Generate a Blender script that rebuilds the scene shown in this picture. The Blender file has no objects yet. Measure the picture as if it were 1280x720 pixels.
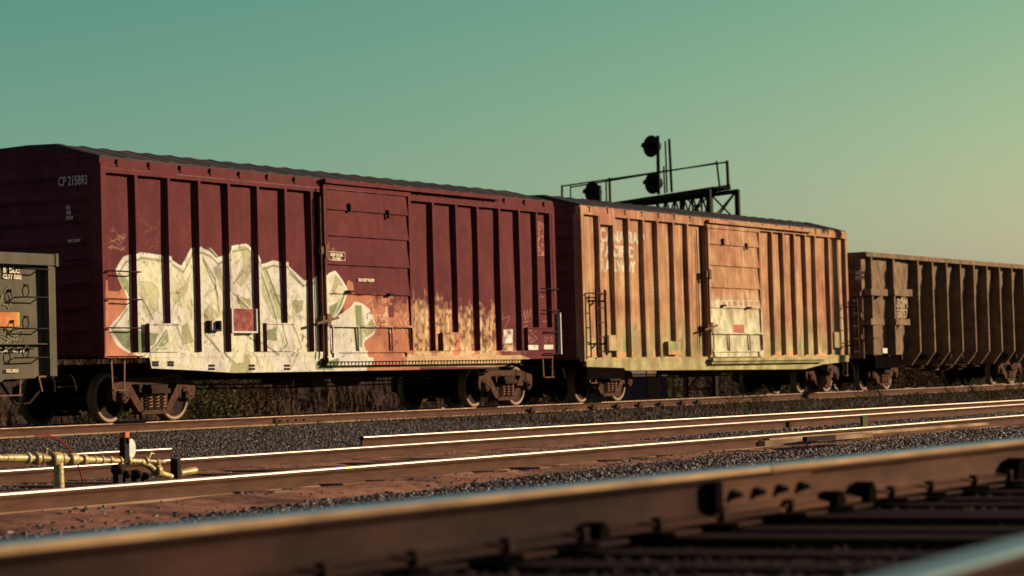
import bpy, math, random
import numpy as np
from mathutils import Vector, Matrix
random.seed(7); rng = np.random.default_rng(7)
S = bpy.context.scene
COL = S.collection
# ------------------------------------------------------------------ camera model (metres, X along the track, Y across)
F0, YAW, PIT, ROL = 3212.84, 0.5107588, 0.0372582, -0.0282593
CAMZ = 0.470
YW = 26.294            # plane of the train's near side walls
X1 = 33.286            # left end of the red boxcar
_f = Vector((math.cos(YAW)*math.cos(PIT), math.sin(YAW)*math.cos(PIT), math.sin(PIT)))
_r = Vector((math.sin(YAW), -math.cos(YAW), 0)); _u = _r.cross(_f)
_R = _r*math.cos(ROL)+_u*math.sin(ROL); _U = -_r*math.sin(ROL)+_u*math.cos(ROL)
def ray(px, py): return _f*F0 + _R*(px-640) - _U*(py-360)
def onY(px, py, Y):
    d = ray(px, py); t = Y/d.y; return Vector((d.x*t, Y, CAMZ+d.z*t))
def onX(px, py, X):
    d = ray(px, py); t = X/d.x; return Vector((X, d.y*t, CAMZ+d.z*t))
def onZ(px, py, Z):
    d = ray(px, py); t = (Z-CAMZ)/d.z; return Vector((d.x*t, d.y*t, Z))
def onP(px, py, P, n):
    d = ray(px, py); o = Vector((0, 0, CAMZ)); t = (P-o).dot(n)/d.dot(n); return o+d*t
cd = bpy.data.cameras.new('camera'); co = bpy.data.objects.new('camera', cd); COL.objects.link(co)
co.matrix_world = Matrix(((_R.x, _U.x, -_f.x, 0), (_R.y, _U.y, -_f.y, 0), (_R.z, _U.z, -_f.z, CAMZ), (0, 0, 0, 1)))
cd.sensor_width = 36; cd.lens = 36*F0/1280; cd.clip_start = .05; cd.clip_end = 6000
cd.dof.use_dof = True; cd.dof.focus_distance = 31; cd.dof.aperture_fstop = 3.2
S.camera = co
# ------------------------------------------------------------------ light
SUN_EL, SUN_AZ = math.radians(17), math.radians(-45)
w = bpy.data.worlds.new("World"); S.world = w; w.use_nodes = True
nt = w.node_tree; bg = nt.nodes['Background']; bg.inputs[1].default_value = .05
sk = nt.nodes.new('ShaderNodeTexSky'); sk.sky_type = 'NISHITA'; sk.sun_disc = False
sk.sun_elevation = SUN_EL; sk.sun_rotation = math.pi/2-SUN_AZ; sk.dust_density = 1.5
sep = nt.nodes.new('ShaderNodeSeparateColor'); nt.links.new(sk.outputs[0], sep.inputs[0])
cmb = nt.nodes.new('ShaderNodeCombineColor')
def pw(src, a, b, p):        # colour grade of the sky, channel by channel: out = a*(src/b)^p
    m1 = nt.nodes.new('ShaderNodeMath'); m1.operation = 'DIVIDE'; nt.links.new(sep.outputs[src], m1.inputs[0]); m1.inputs[1].default_value = b*10
    mm = nt.nodes.new('ShaderNodeMath'); mm.operation = 'MINIMUM'; nt.links.new(m1.outputs[0], mm.inputs[0]); mm.inputs[1].default_value = 1.45
    m2 = nt.nodes.new('ShaderNodeMath'); m2.operation = 'POWER'; nt.links.new(mm.outputs[0], m2.inputs[0]); m2.inputs[1].default_value = p
    m3 = nt.nodes.new('ShaderNodeMath'); m3.operation = 'MULTIPLY'; nt.links.new(m2.outputs[0], m3.inputs[0]); m3.inputs[1].default_value = a*10
    return m3
for k, (src, a, b, p) in enumerate([(0, .202, .310, 2.3), (1, .376, .386, 1.4), (1, .258, .386, .7)]):
    nt.links.new(pw(src, a, b, p).outputs[0], cmb.inputs[k])
tcw = nt.nodes.new('ShaderNodeTexCoord'); sz = nt.nodes.new('ShaderNodeSeparateXYZ'); nt.links.new(tcw.outputs['Generated'], sz.inputs[0])
fo = nt.nodes.new('ShaderNodeMapRange'); fo.interpolation_type = 'SMOOTHSTEP'; nt.links.new(sz.outputs['Z'], fo.inputs[0]); fo.inputs[1].default_value = .165; fo.inputs[2].default_value = .34; fo.inputs[3].default_value = 1; fo.inputs[4].default_value = .0
vm = nt.nodes.new('ShaderNodeVectorMath'); vm.operation = 'SCALE'; nt.links.new(cmb.outputs[0], vm.inputs[0]); nt.links.new(fo.outputs[0], vm.inputs['Scale']); va = nt.nodes.new('ShaderNodeVectorMath'); va.operation = 'ADD'; nt.links.new(vm.outputs[0], va.inputs[0]); iv = nt.nodes.new('ShaderNodeMath'); iv.operation = 'SUBTRACT'; iv.inputs[0].default_value = 1; nt.links.new(fo.outputs[0], iv.inputs[1])
vf = nt.nodes.new('ShaderNodeVectorMath'); vf.operation = 'SCALE'; vf.inputs[0].default_value = (2.1, 1.3, 1.9); nt.links.new(iv.outputs[0], vf.inputs['Scale']); nt.links.new(vf.outputs[0], va.inputs[1]); nt.links.new(va.outputs[0], bg.inputs[0])  # unseen upper sky dimmed and tinted purple, added as shadow fill
sl = bpy.data.lights.new('sun', 'SUN'); sl.energy = 5.0; sl.angle = math.radians(.5); sl.color = (1, .74, .47)
so = bpy.data.objects.new('sun', sl); COL.objects.link(so)
sd = Vector((math.cos(SUN_EL)*math.cos(SUN_AZ), math.cos(SUN_EL)*math.sin(SUN_AZ), math.sin(SUN_EL)))
so.rotation_euler = sd.to_track_quat('Z', 'Y').to_euler(); so.location = sd*60
S.view_settings.view_transform = 'Standard'; S.view_settings.look = 'None'; S.view_settings.exposure = 1.0; S.view_settings.gamma = 1
try:
    S.cycles.use_denoising = True; S.cycles.max_bounces = 6; S.cycles.caustics_reflective = False; S.cycles.caustics_refractive = False
except Exception: pass
# ------------------------------------------------------------------ materials
KS = np.array([.98, .76, .50])
def lin(c):
    c = np.array(c, float)/255; return np.where(c <= .04045, c/12.92, ((c+.055)/1.055)**2.4)
def A(r, g, b, k=1.0):       # base colour of a thing that photographs as (r, g, b) when the low sun is square on the wall
    return tuple(float(x) for x in np.clip(lin((r, g, b))/KS*k, .004, .85))
def mat(name, base, rough=.75, var=.25, scale=3.0, stretch=(1, 1, 1), alt=None, altamt=.5, altscale=1.2, spots=None, bump=.15, bscale=30, metal=0, img=None, spec=.03, rand=0, streak=None):
    k0 = .5 if metal < .5 else 1
    sc_ = lambda c: tuple(x*k0 for x in c)
    base = sc_(base); alt = sc_(alt) if alt else None; spots = (sc_(spots[0]), *spots[1:]) if spots else None; streak = (sc_(streak[0]), streak[1]) if streak else None
    m = bpy.data.materials.new(name); m.use_nodes = True; n = m.node_tree.nodes; L = m.node_tree.links
    b = n['Principled BSDF']; b.inputs['Roughness'].default_value = rough; b.inputs['Metallic'].default_value = metal
    b.inputs['Specular IOR Level'].default_value = spec
    tc = n.new('ShaderNodeTexCoord'); mp = n.new('ShaderNodeMapping'); L.new(tc.outputs['Object'], mp.inputs[0]); mp.inputs['Scale'].default_value = stretch
    def noise(sc, det=5, vec=None, ro=.6):
        t = n.new('ShaderNodeTexNoise'); L.new(vec or mp.outputs[0], t.inputs['Vector']); t.inputs['Scale'].default_value = sc; t.inputs['Detail'].default_value = det; t.inputs['Roughness'].default_value = ro; return t.outputs['Fac']
    def ramp(src, a, b_):
        r = n.new('ShaderNodeMapRange'); L.new(src, r.inputs[0]); r.inputs[1].default_value = a; r.inputs[2].default_value = b_; return r.outputs[0]
    def mix(fac, c1, c2, mode='MIX'):
        x = n.new('ShaderNodeMix'); x.data_type = 'RGBA'; x.blend_type = mode
        if isinstance(fac, float): x.inputs[0].default_value = fac
        else: L.new(fac, x.inputs[0])
        for i, c in ((6, c1), (7, c2)):
            if isinstance(c, tuple): x.inputs[i].default_value = (*c[:3], 1)
            else: L.new(c, x.inputs[i])
        return x.outputs[2]
    def mul(src, k):
        q = n.new('ShaderNodeMath'); q.operation = 'MULTIPLY'; L.new(src, q.inputs[0])
        if isinstance(k, float): q.inputs[1].default_value = k
        else: L.new(k, q.inputs[1])
        return q.outputs[0]
    col = base
    if alt: col = mix(mul(ramp(noise(altscale, 6), .42, .66), altamt), col, alt)
    if streak:               # vertical run marks: (colour, amount)
        m2 = n.new('ShaderNodeMapping'); L.new(tc.outputs['Object'], m2.inputs[0]); m2.inputs['Scale'].default_value = (1, 1, .06)
        col = mix(mul(ramp(noise(9, 4, m2.outputs[0]), .48, .75), streak[1]), col, streak[0])
    if img:
        sp = n.new('ShaderNodeSeparateXYZ'); L.new(tc.outputs['Object'], sp.inputs[0]); cb = n.new('ShaderNodeCombineXYZ')
        for ax, k, o, sc in (('X', 0, img[1], img[2]), ('Z', 1, img[3], img[4])):
            q = n.new('ShaderNodeMath'); q.operation = 'SUBTRACT'; L.new(sp.outputs[ax], q.inputs[0]); q.inputs[1].default_value = o
            q2 = n.new('ShaderNodeMath'); q2.operation = 'DIVIDE'; L.new(q.outputs[0], q2.inputs[0]); q2.inputs[1].default_value = sc; L.new(q2.outputs[0], cb.inputs[k])
        im = n.new('ShaderNodeTexImage'); im.image = img[0]; im.extension = 'CLIP'; L.new(cb.outputs[0], im.inputs[0])
        wear = ramp(noise(7, 6), .25, .42)
        geo = n.new('ShaderNodeNewGeometry')          # paint only on faces that look out sideways
        sg = n.new('ShaderNodeSeparateXYZ'); L.new(geo.outputs['Normal'], sg.inputs[0])
        fc = n.new('ShaderNodeMath'); fc.operation = 'LESS_THAN'; L.new(sg.outputs['Y'], fc.inputs[0]); fc.inputs[1].default_value = .3
        fx = n.new('ShaderNodeMath'); fx.operation = 'LESS_THAN'; L.new(sp.outputs['Y'], fx.inputs[0]); fx.inputs[1].default_value = .4
        fl_ = n.new('ShaderNodeMath'); fl_.operation = 'GREATER_THAN'; L.new(sg.outputs['X'], fl_.inputs[0]); fl_.inputs[1].default_value = -.6  # graffiti kept off left faces, standing in for deeper shade there
        col = mix(mul(mul(mul(mul(im.outputs['Alpha'], wear), fc.outputs[0]), fx.outputs[0]), fl_.outputs[0]), col, im.outputs['Color'])
    if spots: col = mix(mul(ramp(noise(spots[2], 8, None, .75), .60, .70), spots[1]), col, spots[0])
    if rand:
        oi = n.new('ShaderNodeObjectInfo'); rv = ramp(oi.outputs['Random'], 0, 1); mr = n.new('ShaderNodeMapRange'); L.new(oi.outputs['Random'], mr.inputs[0]); mr.inputs[3].default_value = 1-rand; mr.inputs[4].default_value = 1+rand
        hs = n.new('ShaderNodeHueSaturation'); L.new(mr.outputs[0], hs.inputs['Value'])
        if isinstance(col, tuple): hs.inputs['Color'].default_value = (*col, 1)
        else: L.new(col, hs.inputs['Color'])
        col = hs.outputs[0]
    if var:
        v = n.new('ShaderNodeMapRange'); L.new(noise(scale, 7), v.inputs[0]); v.inputs[1].default_value = .3; v.inputs[2].default_value = .7; v.inputs[3].default_value = 1-var; v.inputs[4].default_value = 1+var
        hs = n.new('ShaderNodeHueSaturation'); L.new(v.outputs[0], hs.inputs['Value'])
        if isinstance(col, tuple): hs.inputs['Color'].default_value = (*col[:3], 1)
        else: L.new(col, hs.inputs['Color'])
        col = hs.outputs[0]
    if isinstance(col, tuple): b.inputs['Base Color'].default_value = (*col[:3], 1)
    else: L.new(col, b.inputs['Base Color'])
    if bump:
        bp = n.new('ShaderNodeBump'); bp.inputs['Strength'].default_value = bump; bp.inputs['Distance'].default_value = .02
        L.new(noise(bscale, 6), bp.inputs['Height']); L.new(bp.outputs[0], b.inputs['Normal'])
    return m
# ------------------------------------------------------------------ mesh builder
class MB:
    def __init__(s): s.v = []; s.f = []; s.sm = []
    def add(s, vs, fs, smooth=False):
        o = len(s.v); s.v += [tuple(p) for p in vs]; s.f += [tuple(i+o for i in f) for f in fs]; s.sm += [smooth]*len(fs); return s
    def box(s, x0, x1, y0, y1, z0, z1):
        vs = [(x, y, z) for x in (x0, x1) for y in (y0, y1) for z in (z0, z1)]
        return s.add(vs, [(0, 1, 3, 2), (4, 6, 7, 5), (0, 4, 5, 1), (2, 3, 7, 6), (0, 2, 6, 4), (1, 5, 7, 3)])
    def bar(s, a, b, w, h=None, up=(0, 0, 1)):
        a = Vector(a); b = Vector(b); h = h or w; d = (b-a).normalized(); u = Vector(up)
        if abs(d.dot(u)) > .98: u = Vector((0, 1, 0))
        r = d.cross(u).normalized(); u = r.cross(d)
        vs = [p+r*(i*w/2)+u*(j*h/2) for p in (a, b) for i, j in ((-1, -1), (1, -1), (1, 1), (-1, 1))]
        return s.add(vs, [(3, 2, 1, 0), (4, 5, 6, 7), (0, 1, 5, 4), (1, 2, 6, 5), (2, 3, 7, 6), (3, 0, 4, 7)])
    def tube(s, pts, r, n=8, smooth=True, cap=True):
        pts = [Vector(p) for p in pts]; rs = r if isinstance(r, (list, tuple)) else [r]*len(pts); vs = []; fs = []
        t0 = (pts[1]-pts[0]).normalized(); u = t0.orthogonal().normalized()
        for i, p in enumerate(pts):
            t = (pts[min(i+1, len(pts)-1)]-pts[max(i-1, 0)]).normalized(); u = (u-t*u.dot(t)).normalized(); q = t.cross(u)
            vs += [p+(u*math.cos(2*math.pi*k/n)+q*math.sin(2*math.pi*k/n))*rs[i] for k in range(n)]
        for i in range(len(pts)-1):
            fs += [(i*n+k, i*n+(k+1) % n, (i+1)*n+(k+1) % n, (i+1)*n+k) for k in range(n)]
        s.add(vs, fs, smooth)
        if cap:
            s.add([vs[k] for k in range(n)], [tuple(range(n-1, -1, -1))]); s.add(vs[-n:], [tuple(range(n))])
        return s
    def prism(s, poly, y0, y1):          # polygon in (x, z), extruded in y
        n = len(poly); ar = sum(poly[i][0]*poly[(i+1) % n][1]-poly[(i+1) % n][0]*poly[i][1] for i in range(n))
        if ar < 0: poly = poly[::-1]
        vs = [(x, y0, z) for x, z in poly]+[(x, y1, z) for x, z in poly]
        return s.add(vs, [tuple(range(n)), tuple(range(2*n-1, n-1, -1))]+[(i, i+n, (i+1) % n+n, (i+1) % n) for i in range(n)])
    def sheet(s, f, us, vs_, smooth=False):
        nv = len(vs_); V = [f(u, v) for u in us for v in vs_]
        return s.add(V, [(i*nv+j, (i+1)*nv+j, (i+1)*nv+j+1, i*nv+j+1) for i in range(len(us)-1) for j in range(nv-1)], smooth)
    def lathe(s, prof, c, ax='y', n=36, smooth=True):      # prof: (radius, offset along axis)
        vs = []; c = Vector(c)
        for r, o in prof:
            for k in range(n):
                a = 2*math.pi*k/n; p = (r*math.cos(a), o, r*math.sin(a)) if ax == 'y' else (r*math.cos(a), r*math.sin(a), o) if ax == 'z' else (o, r*math.cos(a), r*math.sin(a))
                vs.append(c+Vector(p))
        m = len(prof)
        return s.add(vs, [(i*n+k, i*n+(k+1) % n, (i+1)*n+(k+1) % n, (i+1)*n+k) for i in range(m-1) for k in range(n)], smooth)
    def mesh(s, name, material):
        me = bpy.data.meshes.new(name); me.from_pydata(s.v, [], s.f); me.polygons.foreach_set('use_smooth', s.sm); me.update()
        if material: me.materials.append(material)
        return me
    def build(s, name, material, parent=None, loc=(0, 0, 0)):
        o = bpy.data.objects.new(name, s.mesh(name, material)); COL.objects.link(o); o.location = loc
        if parent: o.parent = parent
        return o
def tag(o, label, cat, group=None, kind=None):
    if label: o['label'] = label
    if cat: o['category'] = cat
    if group: o['group'] = group
    if kind: o['kind'] = kind
    return o
def thing(name, label, cat, loc=(0, 0, 0), group=None, rz=0):
    o = bpy.data.objects.new(name, None); COL.objects.link(o); o.location = loc; o.rotation_euler = (0, 0, rz); o.empty_display_size = .2
    return tag(o, label, cat, group)
def link(name, me, parent, loc=(0, 0, 0), rz=0):
    o = bpy.data.objects.new(name, me); COL.objects.link(o); o.parent = parent; o.location = loc; o.rotation_euler = (0, 0, rz); return o
def text(body, size, material, parent, loc, rot=(math.pi/2, 0, 0), name='lettering', width=None, off=.0, label=None, space=1.0):
    c = bpy.data.curves.new(name, 'FONT'); c.body = body; c.size = size; c.offset = off; c.space_character = space; c.extrude = .001; c.resolution_u = 3
    t = bpy.data.objects.new('tmp', c); COL.objects.link(t); bpy.context.view_layer.update()
    me = bpy.data.meshes.new_from_object(t.evaluated_get(bpy.context.evaluated_depsgraph_get())); me.name = name
    bpy.data.objects.remove(t); bpy.data.curves.remove(c)
    xs = [v.co.x for v in me.vertices]; w0 = max(xs)-min(xs)
    if width:
        for v in me.vertices: v.co.x *= width/w0
    me.materials.clear(); me.materials.append(material)
    o = bpy.data.objects.new(name, me); COL.objects.link(o); o.parent = parent; o.location = loc; o.rotation_euler = rot
    if label: o['label'] = label
    return o
# ------------------------------------------------------------------ the painted band on the red boxcar, rasterised as a paint map
def raster_new(u0, u1, z0, z1, res):
    W = int((u1-u0)/res); H = int((z1-z0)/res); return dict(a=np.zeros((H, W, 4), np.float32), u0=u0, z0=z0, res=res, W=W, H=H, u1=u1, z1=z1)
def fill(R, pts, col, alpha=1.0, mask=None):
    P = [((u-R['u0'])/R['res'], (z-R['z0'])/R['res']) for u, z in pts]
    xs = [p[0] for p in P]; ys = [p[1] for p in P]
    x0 = max(0, int(min(xs))); x1 = min(R['W'], int(max(xs))+2); y0 = max(0, int(min(ys))); y1 = min(R['H'], int(max(ys))+2)
    if x1 <= x0 or y1 <= y0: return
    X, Y = np.meshgrid(np.arange(x0, x1)+.5, np.arange(y0, y1)+.5); ins = np.zeros(X.shape, bool)
    for i in range(len(P)):
        (ax, ay), (bx, by) = P[i], P[(i+1) % len(P)]
        if ay == by: continue
        ins ^= ((ay > Y) != (by > Y)) & (X < (bx-ax)*(Y-ay)/(by-ay)+ax)
    if mask is not None: ins &= mask[y0:y1, x0:x1]
    sub = R['a'][y0:y1, x0:x1]; c = np.array([*col, 1.0]); sub[ins] = sub[ins]*(1-alpha)+c*alpha
    sub[ins, :3] = np.where(sub[ins, 3:4] > 0, sub[ins, :3], c[:3])
def stroke(R, pts, wd, col, alpha=1.0):
    for a, b in zip(pts[:-1], pts[1:]):
        dx, dz = b[0]-a[0], b[1]-a[1]; l = math.hypot(dx, dz) or 1; nx, nz = -dz/l*wd/2, dx/l*wd/2; ex, ez = dx/l*wd*.4, dz/l*wd*.4
        fill(R, [(a[0]-ex+nx, a[1]-ez+nz), (b[0]+ex+nx, b[1]+ez+nz), (b[0]+ex-nx, b[1]+ez-nz), (a[0]-ex-nx, a[1]-ez-nz)], col, alpha)
def chaikin(P, it=2):
    for _ in range(it):
        Q = []
        for a, b in zip(P, P[1:]+P[:1]):
            l = math.hypot(a[0]-b[0], a[1]-b[1]); t = min(.3, .035/max(l, 1e-6)) if _ == 0 else .25
            Q += [(a[0]+(b[0]-a[0])*t, a[1]+(b[1]-a[1])*t), (b[0]+(a[0]-b[0])*t, b[1]+(a[1]-b[1])*t)]
        P = Q
    return P
def soften(R, n=2):
    a = R['a']; a[..., :3] *= a[..., 3:4]
    for _ in range(n):
        for ax in (0, 1): a = (np.roll(a, 1, ax)+a*2+np.roll(a, -1, ax))/4
    a[..., :3] /= np.maximum(a[..., 3:4], 1e-4); R['a'] = a
def vnoise(H, W, cx, cy, seed):
    r = np.random.default_rng(seed); gx = int(W/cx)+3; gy = int(H/cy)+3; g = r.random((gy, gx)); x = np.arange(W)/cx; y = np.arange(H)/cy
    xi = x.astype(int); yi = y.astype(int); fx = x-xi; fy = (y-yi)[:, None]; fx = fx*fx*(3-2*fx); fy = fy*fy*(3-2*fy)
    a = g[yi][:, xi]; b = g[yi][:, xi+1]; c = g[yi+1][:, xi]; d = g[yi+1][:, xi+1]
    return (a*(1-fx)+b*fx)*(1-fy)+(c*(1-fx)+d*fx)*fy
def to_image(R, name):
    im = bpy.data.images.new(name, R['W'], R['H'], alpha=True, float_buffer=True); im.colorspace_settings.name = 'Non-Color'; im.alpha_mode = 'CHANNEL_PACKED'
    R['a'][..., :3] *= .5; im.pixels.foreach_set(R['a'].astype(np.float32).ravel()); im.update(); im.pack(); return (im, R['u0'], R['u1']-R['u0'], R['z0'], R['z1']-R['z0'])
def wp(pts, ox, oy, s, X0=X1, y=.07):     # enlargement coordinates -> (u, z) on the wall
    o = []
    for a, b in pts:
        p = onY(ox+a/s, oy+b/s, YW+y); o.append((p.x-X0, p.z))
    return o
CREAM = A(242, 220, 172); PALE = A(214, 192, 136); OLIVE = A(160, 146, 88); GREEN = A(128, 130, 74); GRN2 = A(112, 122, 70); ORG = A(203, 124, 84); OCH = A(186, 134, 84); TAN = A(215, 170, 110); LINE = A(178, 168, 112); CHALK = A(190, 130, 95); REDB = A(128, 62, 52)
def red_paint_map():
    R = raster_new(0, 15.6, .78, 4.2, .006); H, W = R['H'], R['W']
    Z3 = lambda p: wp(p, 120, 280, 3.6)
    Z5 = lambda p: wp(p, 380, 320, 5.143)
    Z6 = lambda p: wp(p, 500, 340, 6.0)
    n1 = vnoise(H, W, 60, 60, 1); n2 = vnoise(H, W, 14, 14, 2); n3 = vnoise(H, W, 9, 120, 3); n4 = vnoise(H, W, 5, 5, 4)
    fill(R, Z3([(28, 255), (48, 255), (50, 298), (105, 305), (130, 285), (300, 330), (300, 700), (28, 700)]), ORG)
    # orange and ochre ghost letters over the right half
    fill(R, Z5([(230, 250), (250, 165), (262, 155), (285, 170), (290, 250), (330, 260), (420, 245), (520, 250), (600, 262), (730, 290), (730, 760), (200, 760)]), ORG, .9)
    for (a, b, t) in ((70, 232, 118), (238, 392, 112), (412, 556, 176), (564, 718, 142)):
        sk_ = random.uniform(-3, 3); top = [(a+(b-a)*k/9, t+random.uniform(-12, 14)+abs(k-4.5)**2*1.6+sk_*(k-4.5)) for k in range(10)]
        fill(R, chaikin(Z6([(a-8, 700), (a-14, 500), (a-3, 330)]+top+[(b+2, 300), (b+12, 480), (b+8, 700)])), ORG)
        fill(R, Z6([(a+16, 620)]+[(a+18+(b-a-36)*k/5, t+42+abs(k-2.5)**2*3) for k in range(6)]+[(b-14, 620)]), TAN)
        fill(R, Z6([(a+36, 560)]+[(a+36+(b-a-72)*k/4, t+90+abs(k-2)**2*5) for k in range(5)]+[(b-34, 560)]), OCH, .7)
        for d, cc in ((10, TAN), (26, A(232, 200, 145)), (48, REDB)):
            stroke(R, Z6([(a+d-6, 430), (a+d, t+d+30), (a+d+14, t+d), (b-d-14, t+d), (b-d, t+d+30), (b-d+8, 430)]), .02, cc, .8)
    fill(R, Z6([(700, 520), (860, 520), (900, 640), (700, 700)]), ORG, .6)
    fill(R, Z6([(-20, 620), (880, 620), (960, 650), (960, 690), (820, 712), (-20, 712)]), TAN, .85)
    fill(R, Z6([(752, 430), (765, 418), (780, 430), (852, 430), (852, 535), (752, 535)]), CREAM)
    fill(R, Z6([(752, 545), (855, 545), (855, 595), (752, 595)]), A(205, 165, 115)); fill(R, Z6([(745, 600), (860, 600), (860, 625), (745, 625)]), REDB)
    for q in ((935, 550, 1012, 585), (1055, 547, 1128, 580), (905, 655, 935, 680)): fill(R, Z6([(q[0], q[1]), (q[2], q[1]), (q[2], q[3]), (q[0], q[3])]), CREAM)
    # body of the big piece
    body = [(60, 470), (150, 378), (150, 322), (128, 292), (95, 207), (130, 150), (200, 132), (300, 145), (330, 155), (388, 197), (432, 113), (470, 108), (512, 125), (545, 160), (590, 140), (602, 105), (682, 92), (702, 112), (735, 190), (765, 182), (800, 168), (855, 178), (942, 262), (975, 247), (1060, 216), (1085, 240)]
    body5 = Z5([(175, 100), (232, 190), (252, 235), (215, 330), (165, 400), (180, 400), (285, 330), (300, 300), (345, 312), (395, 350), (430, 440), (420, 500), (372, 528), (345, 560), (370, 640), (388, 680), (380, 760)])
    poly = Z3(body[:-2])+Z5([(48, 150), (100, 137)])+body5+Z3([(1000, 680), (500, 690), (235, 655), (205, 605), (100, 545)])
    poly = chaikin(poly)
    fill(R, poly, CREAM)
    bodym = R['a'][..., 3] > 0; bx = int((wp([(1000, 300)], 120, 280, 3.6)[0][0])/.006)
    inb = np.zeros((H, W), bool); tmp = raster_new(0, 15.6, .78, 4.2, .006); fill(tmp, poly, (1, 1, 1)); inb = tmp['a'][..., 3] > 0
    for c, m in ((PALE, inb & (n1 > .55)), (A(205, 186, 132), inb & (n2*n1 > .36)), (A(226, 204, 160), inb & (n3 > .72)), (A(186, 172, 118), inb & (n4 > .88))): R['a'][m, :3] = R['a'][m, :3]*.45+np.array(c)*.55
    def g3(p, c=GREEN, a=.85): q = Z3(p); fill(R, q, c, a); stroke(R, q+[q[0]], .016, A(120, 112, 66), .55)
    g3([(105, 215), (150, 255), (155, 325), (128, 300)]); g3([(75, 480), (190, 480), (218, 495), (205, 560), (172, 590), (120, 545)], GRN2); g3([(190, 488), (262, 495), (245, 540), (203, 562)])
    g3([(268, 520), (305, 478), (308, 530), (280, 555), (238, 578)]); g3([(368, 482), (415, 445), (443, 530), (372, 548)], OLIVE); g3([(480, 400), (512, 368), (560, 410), (515, 450), (520, 490), (485, 480)], OLIVE, .8)
    g3([(640, 105), (686, 98), (706, 160), (706, 210), (655, 285), (632, 250), (667, 190), (662, 120)], OLIVE, .6); g3([(636, 325), (700, 340), (702, 375), (655, 380)], OLIVE, .9)
    g3([(500, 480), (530, 540), (600, 625), (585, 690), (690, 690), (680, 610), (655, 580), (655, 625), (620, 630), (560, 570)], OLIVE, .8)
    g3([(805, 318), (832, 320), (838, 372), (815, 350)], OLIVE); g3([(750, 483), (795, 467), (797, 525), (755, 522)]); g3([(885, 345), (938, 345), (932, 388), (905, 402)], OLIVE, .8)
    g3([(180, 258), (250, 262), (285, 290), (285, 380), (230, 420), (210, 330), (190, 300)], A(190, 176, 112), .7); g3([(340, 320), (400, 280), (430, 220), (410, 300), (360, 360), (345, 420)], OLIVE, .45)
    g3([(535, 200), (560, 180), (575, 250), (570, 300)], OLIVE, .7); g3([(740, 190), (770, 195), (850, 430), (800, 420), (745, 300)], A(188, 176, 116), .8)
    def g5(p, c=GREEN, a=.9): q = Z5(p); fill(R, q, c, a); stroke(R, q+[q[0]], .016, A(120, 112, 66), .5)
    g5([(135, 330), (190, 300), (215, 260), (240, 242), (215, 330), (168, 402), (135, 402)]); g5([(300, 320), (345, 318), (352, 430), (348, 585), (312, 585), (306, 400)]); g5([(352, 478), (415, 400), (424, 490), (372, 524)], OLIVE)
    g5([(60, 690), (160, 660), (170, 730), (60, 730)], GRN2); g5([(175, 130), (205, 165), (150, 240), (140, 230)], OLIVE, .6)
    # soft brushed lines inside the piece
    rq = random.Random(12); rows = [(150, 260, 160, 420), (340, 440, 190, 560), (480, 560, 170, 600), (600, 700, 200, 600), (740, 850, 220, 560), (870, 940, 300, 600), (200, 330, 420, 600)]
    for k in range(230):
        xa, xb, ya, yb = rq.choice(rows); x = rq.uniform(xa, xb); y = rq.uniform(ya, yb); pts = [(x, y)]; dx = rq.uniform(-14, 22); dy = rq.uniform(10, 50)
        for j in range(4): x += dx+rq.uniform(-6, 6); y += dy*.5+rq.uniform(-5, 5); dx *= .7; pts.append((x, y))
        stroke(R, Z3(pts), rq.uniform(.012, .05), rq.choice([PALE, OLIVE, A(250, 232, 190), A(190, 152, 104), A(168, 160, 98), A(150, 138, 84)]), rq.uniform(.2, .55))
    # outlines and inner lines
    stroke(R, poly+[poly[0]], .04, A(244, 226, 184)); 
    c = (sum(p[0] for p in poly)/len(poly), 1.6)
    stroke(R, [(p[0]+(.0 if abs(p[0]-c[0]) < .4 else .05*np.sign(c[0]-p[0])), p[1]-.075) for p in Z3(body[3:-2])], .04, A(146, 136, 80), .85)
    for p in ([(600, 290), (660, 230)], [(600, 290), (700, 390)], [(545, 150), (510, 110)], [(740, 200), (800, 380), (845, 540), (800, 590)], [(470, 120), (560, 330)], [(480, 140), (540, 250), (560, 400)], [(225, 590), (300, 480)], [(340, 440), (375, 540)],
              [(590, 130), (590, 300)], [(860, 190), (940, 280)], [(770, 210), (870, 460), (900, 560), (870, 590)], [(900, 470), (930, 560), (890, 590)], [(210, 330), (260, 430)], [(150, 380), (75, 475)], [(490, 490), (580, 600)], [(680, 500), (810, 590)], [(200, 600), (240, 560), (300, 560)]):
        stroke(R, Z3(p), .036, A(126, 118, 70), .85)
        stroke(R, [(q[0]+.05, q[1]+.01) for q in Z3(p)], .018, A(235, 222, 182), .9)
    for p in ([(160, 470), (290, 560)], [(290, 330), (170, 430)], [(345, 320), (345, 580)], [(300, 300), (300, 590)], [(240, 200), (160, 400)]): stroke(R, Z5(p), .03, A(225, 205, 160), .9)
    for k in range(9): stroke(R, Z3([(612+k*5, 185-k*3), (628+k*5, 205-k*9)]), .012, OLIVE, .7)
    # chalky tag writing on the door and the right panels
    rr = random.Random(3)
    for k in range(55):
        x = rr.uniform(370, 660); y = rr.uniform(225, 420); pts = [(x, y)]
        for j in range(rr.randint(3, 6)): x += rr.uniform(-22, 22); y += rr.uniform(-10, 45); pts.append((x, y))
        stroke(R, Z5(pts), rr.uniform(.012, .03), rr.choice([TAN, CHALK, A(228, 190, 135), REDB, REDB]), .75)
    fill(R, Z5([(515, 315), (552, 315), (552, 395), (515, 395)]), A(120, 58, 50))
    rr = random.Random(5)
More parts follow.
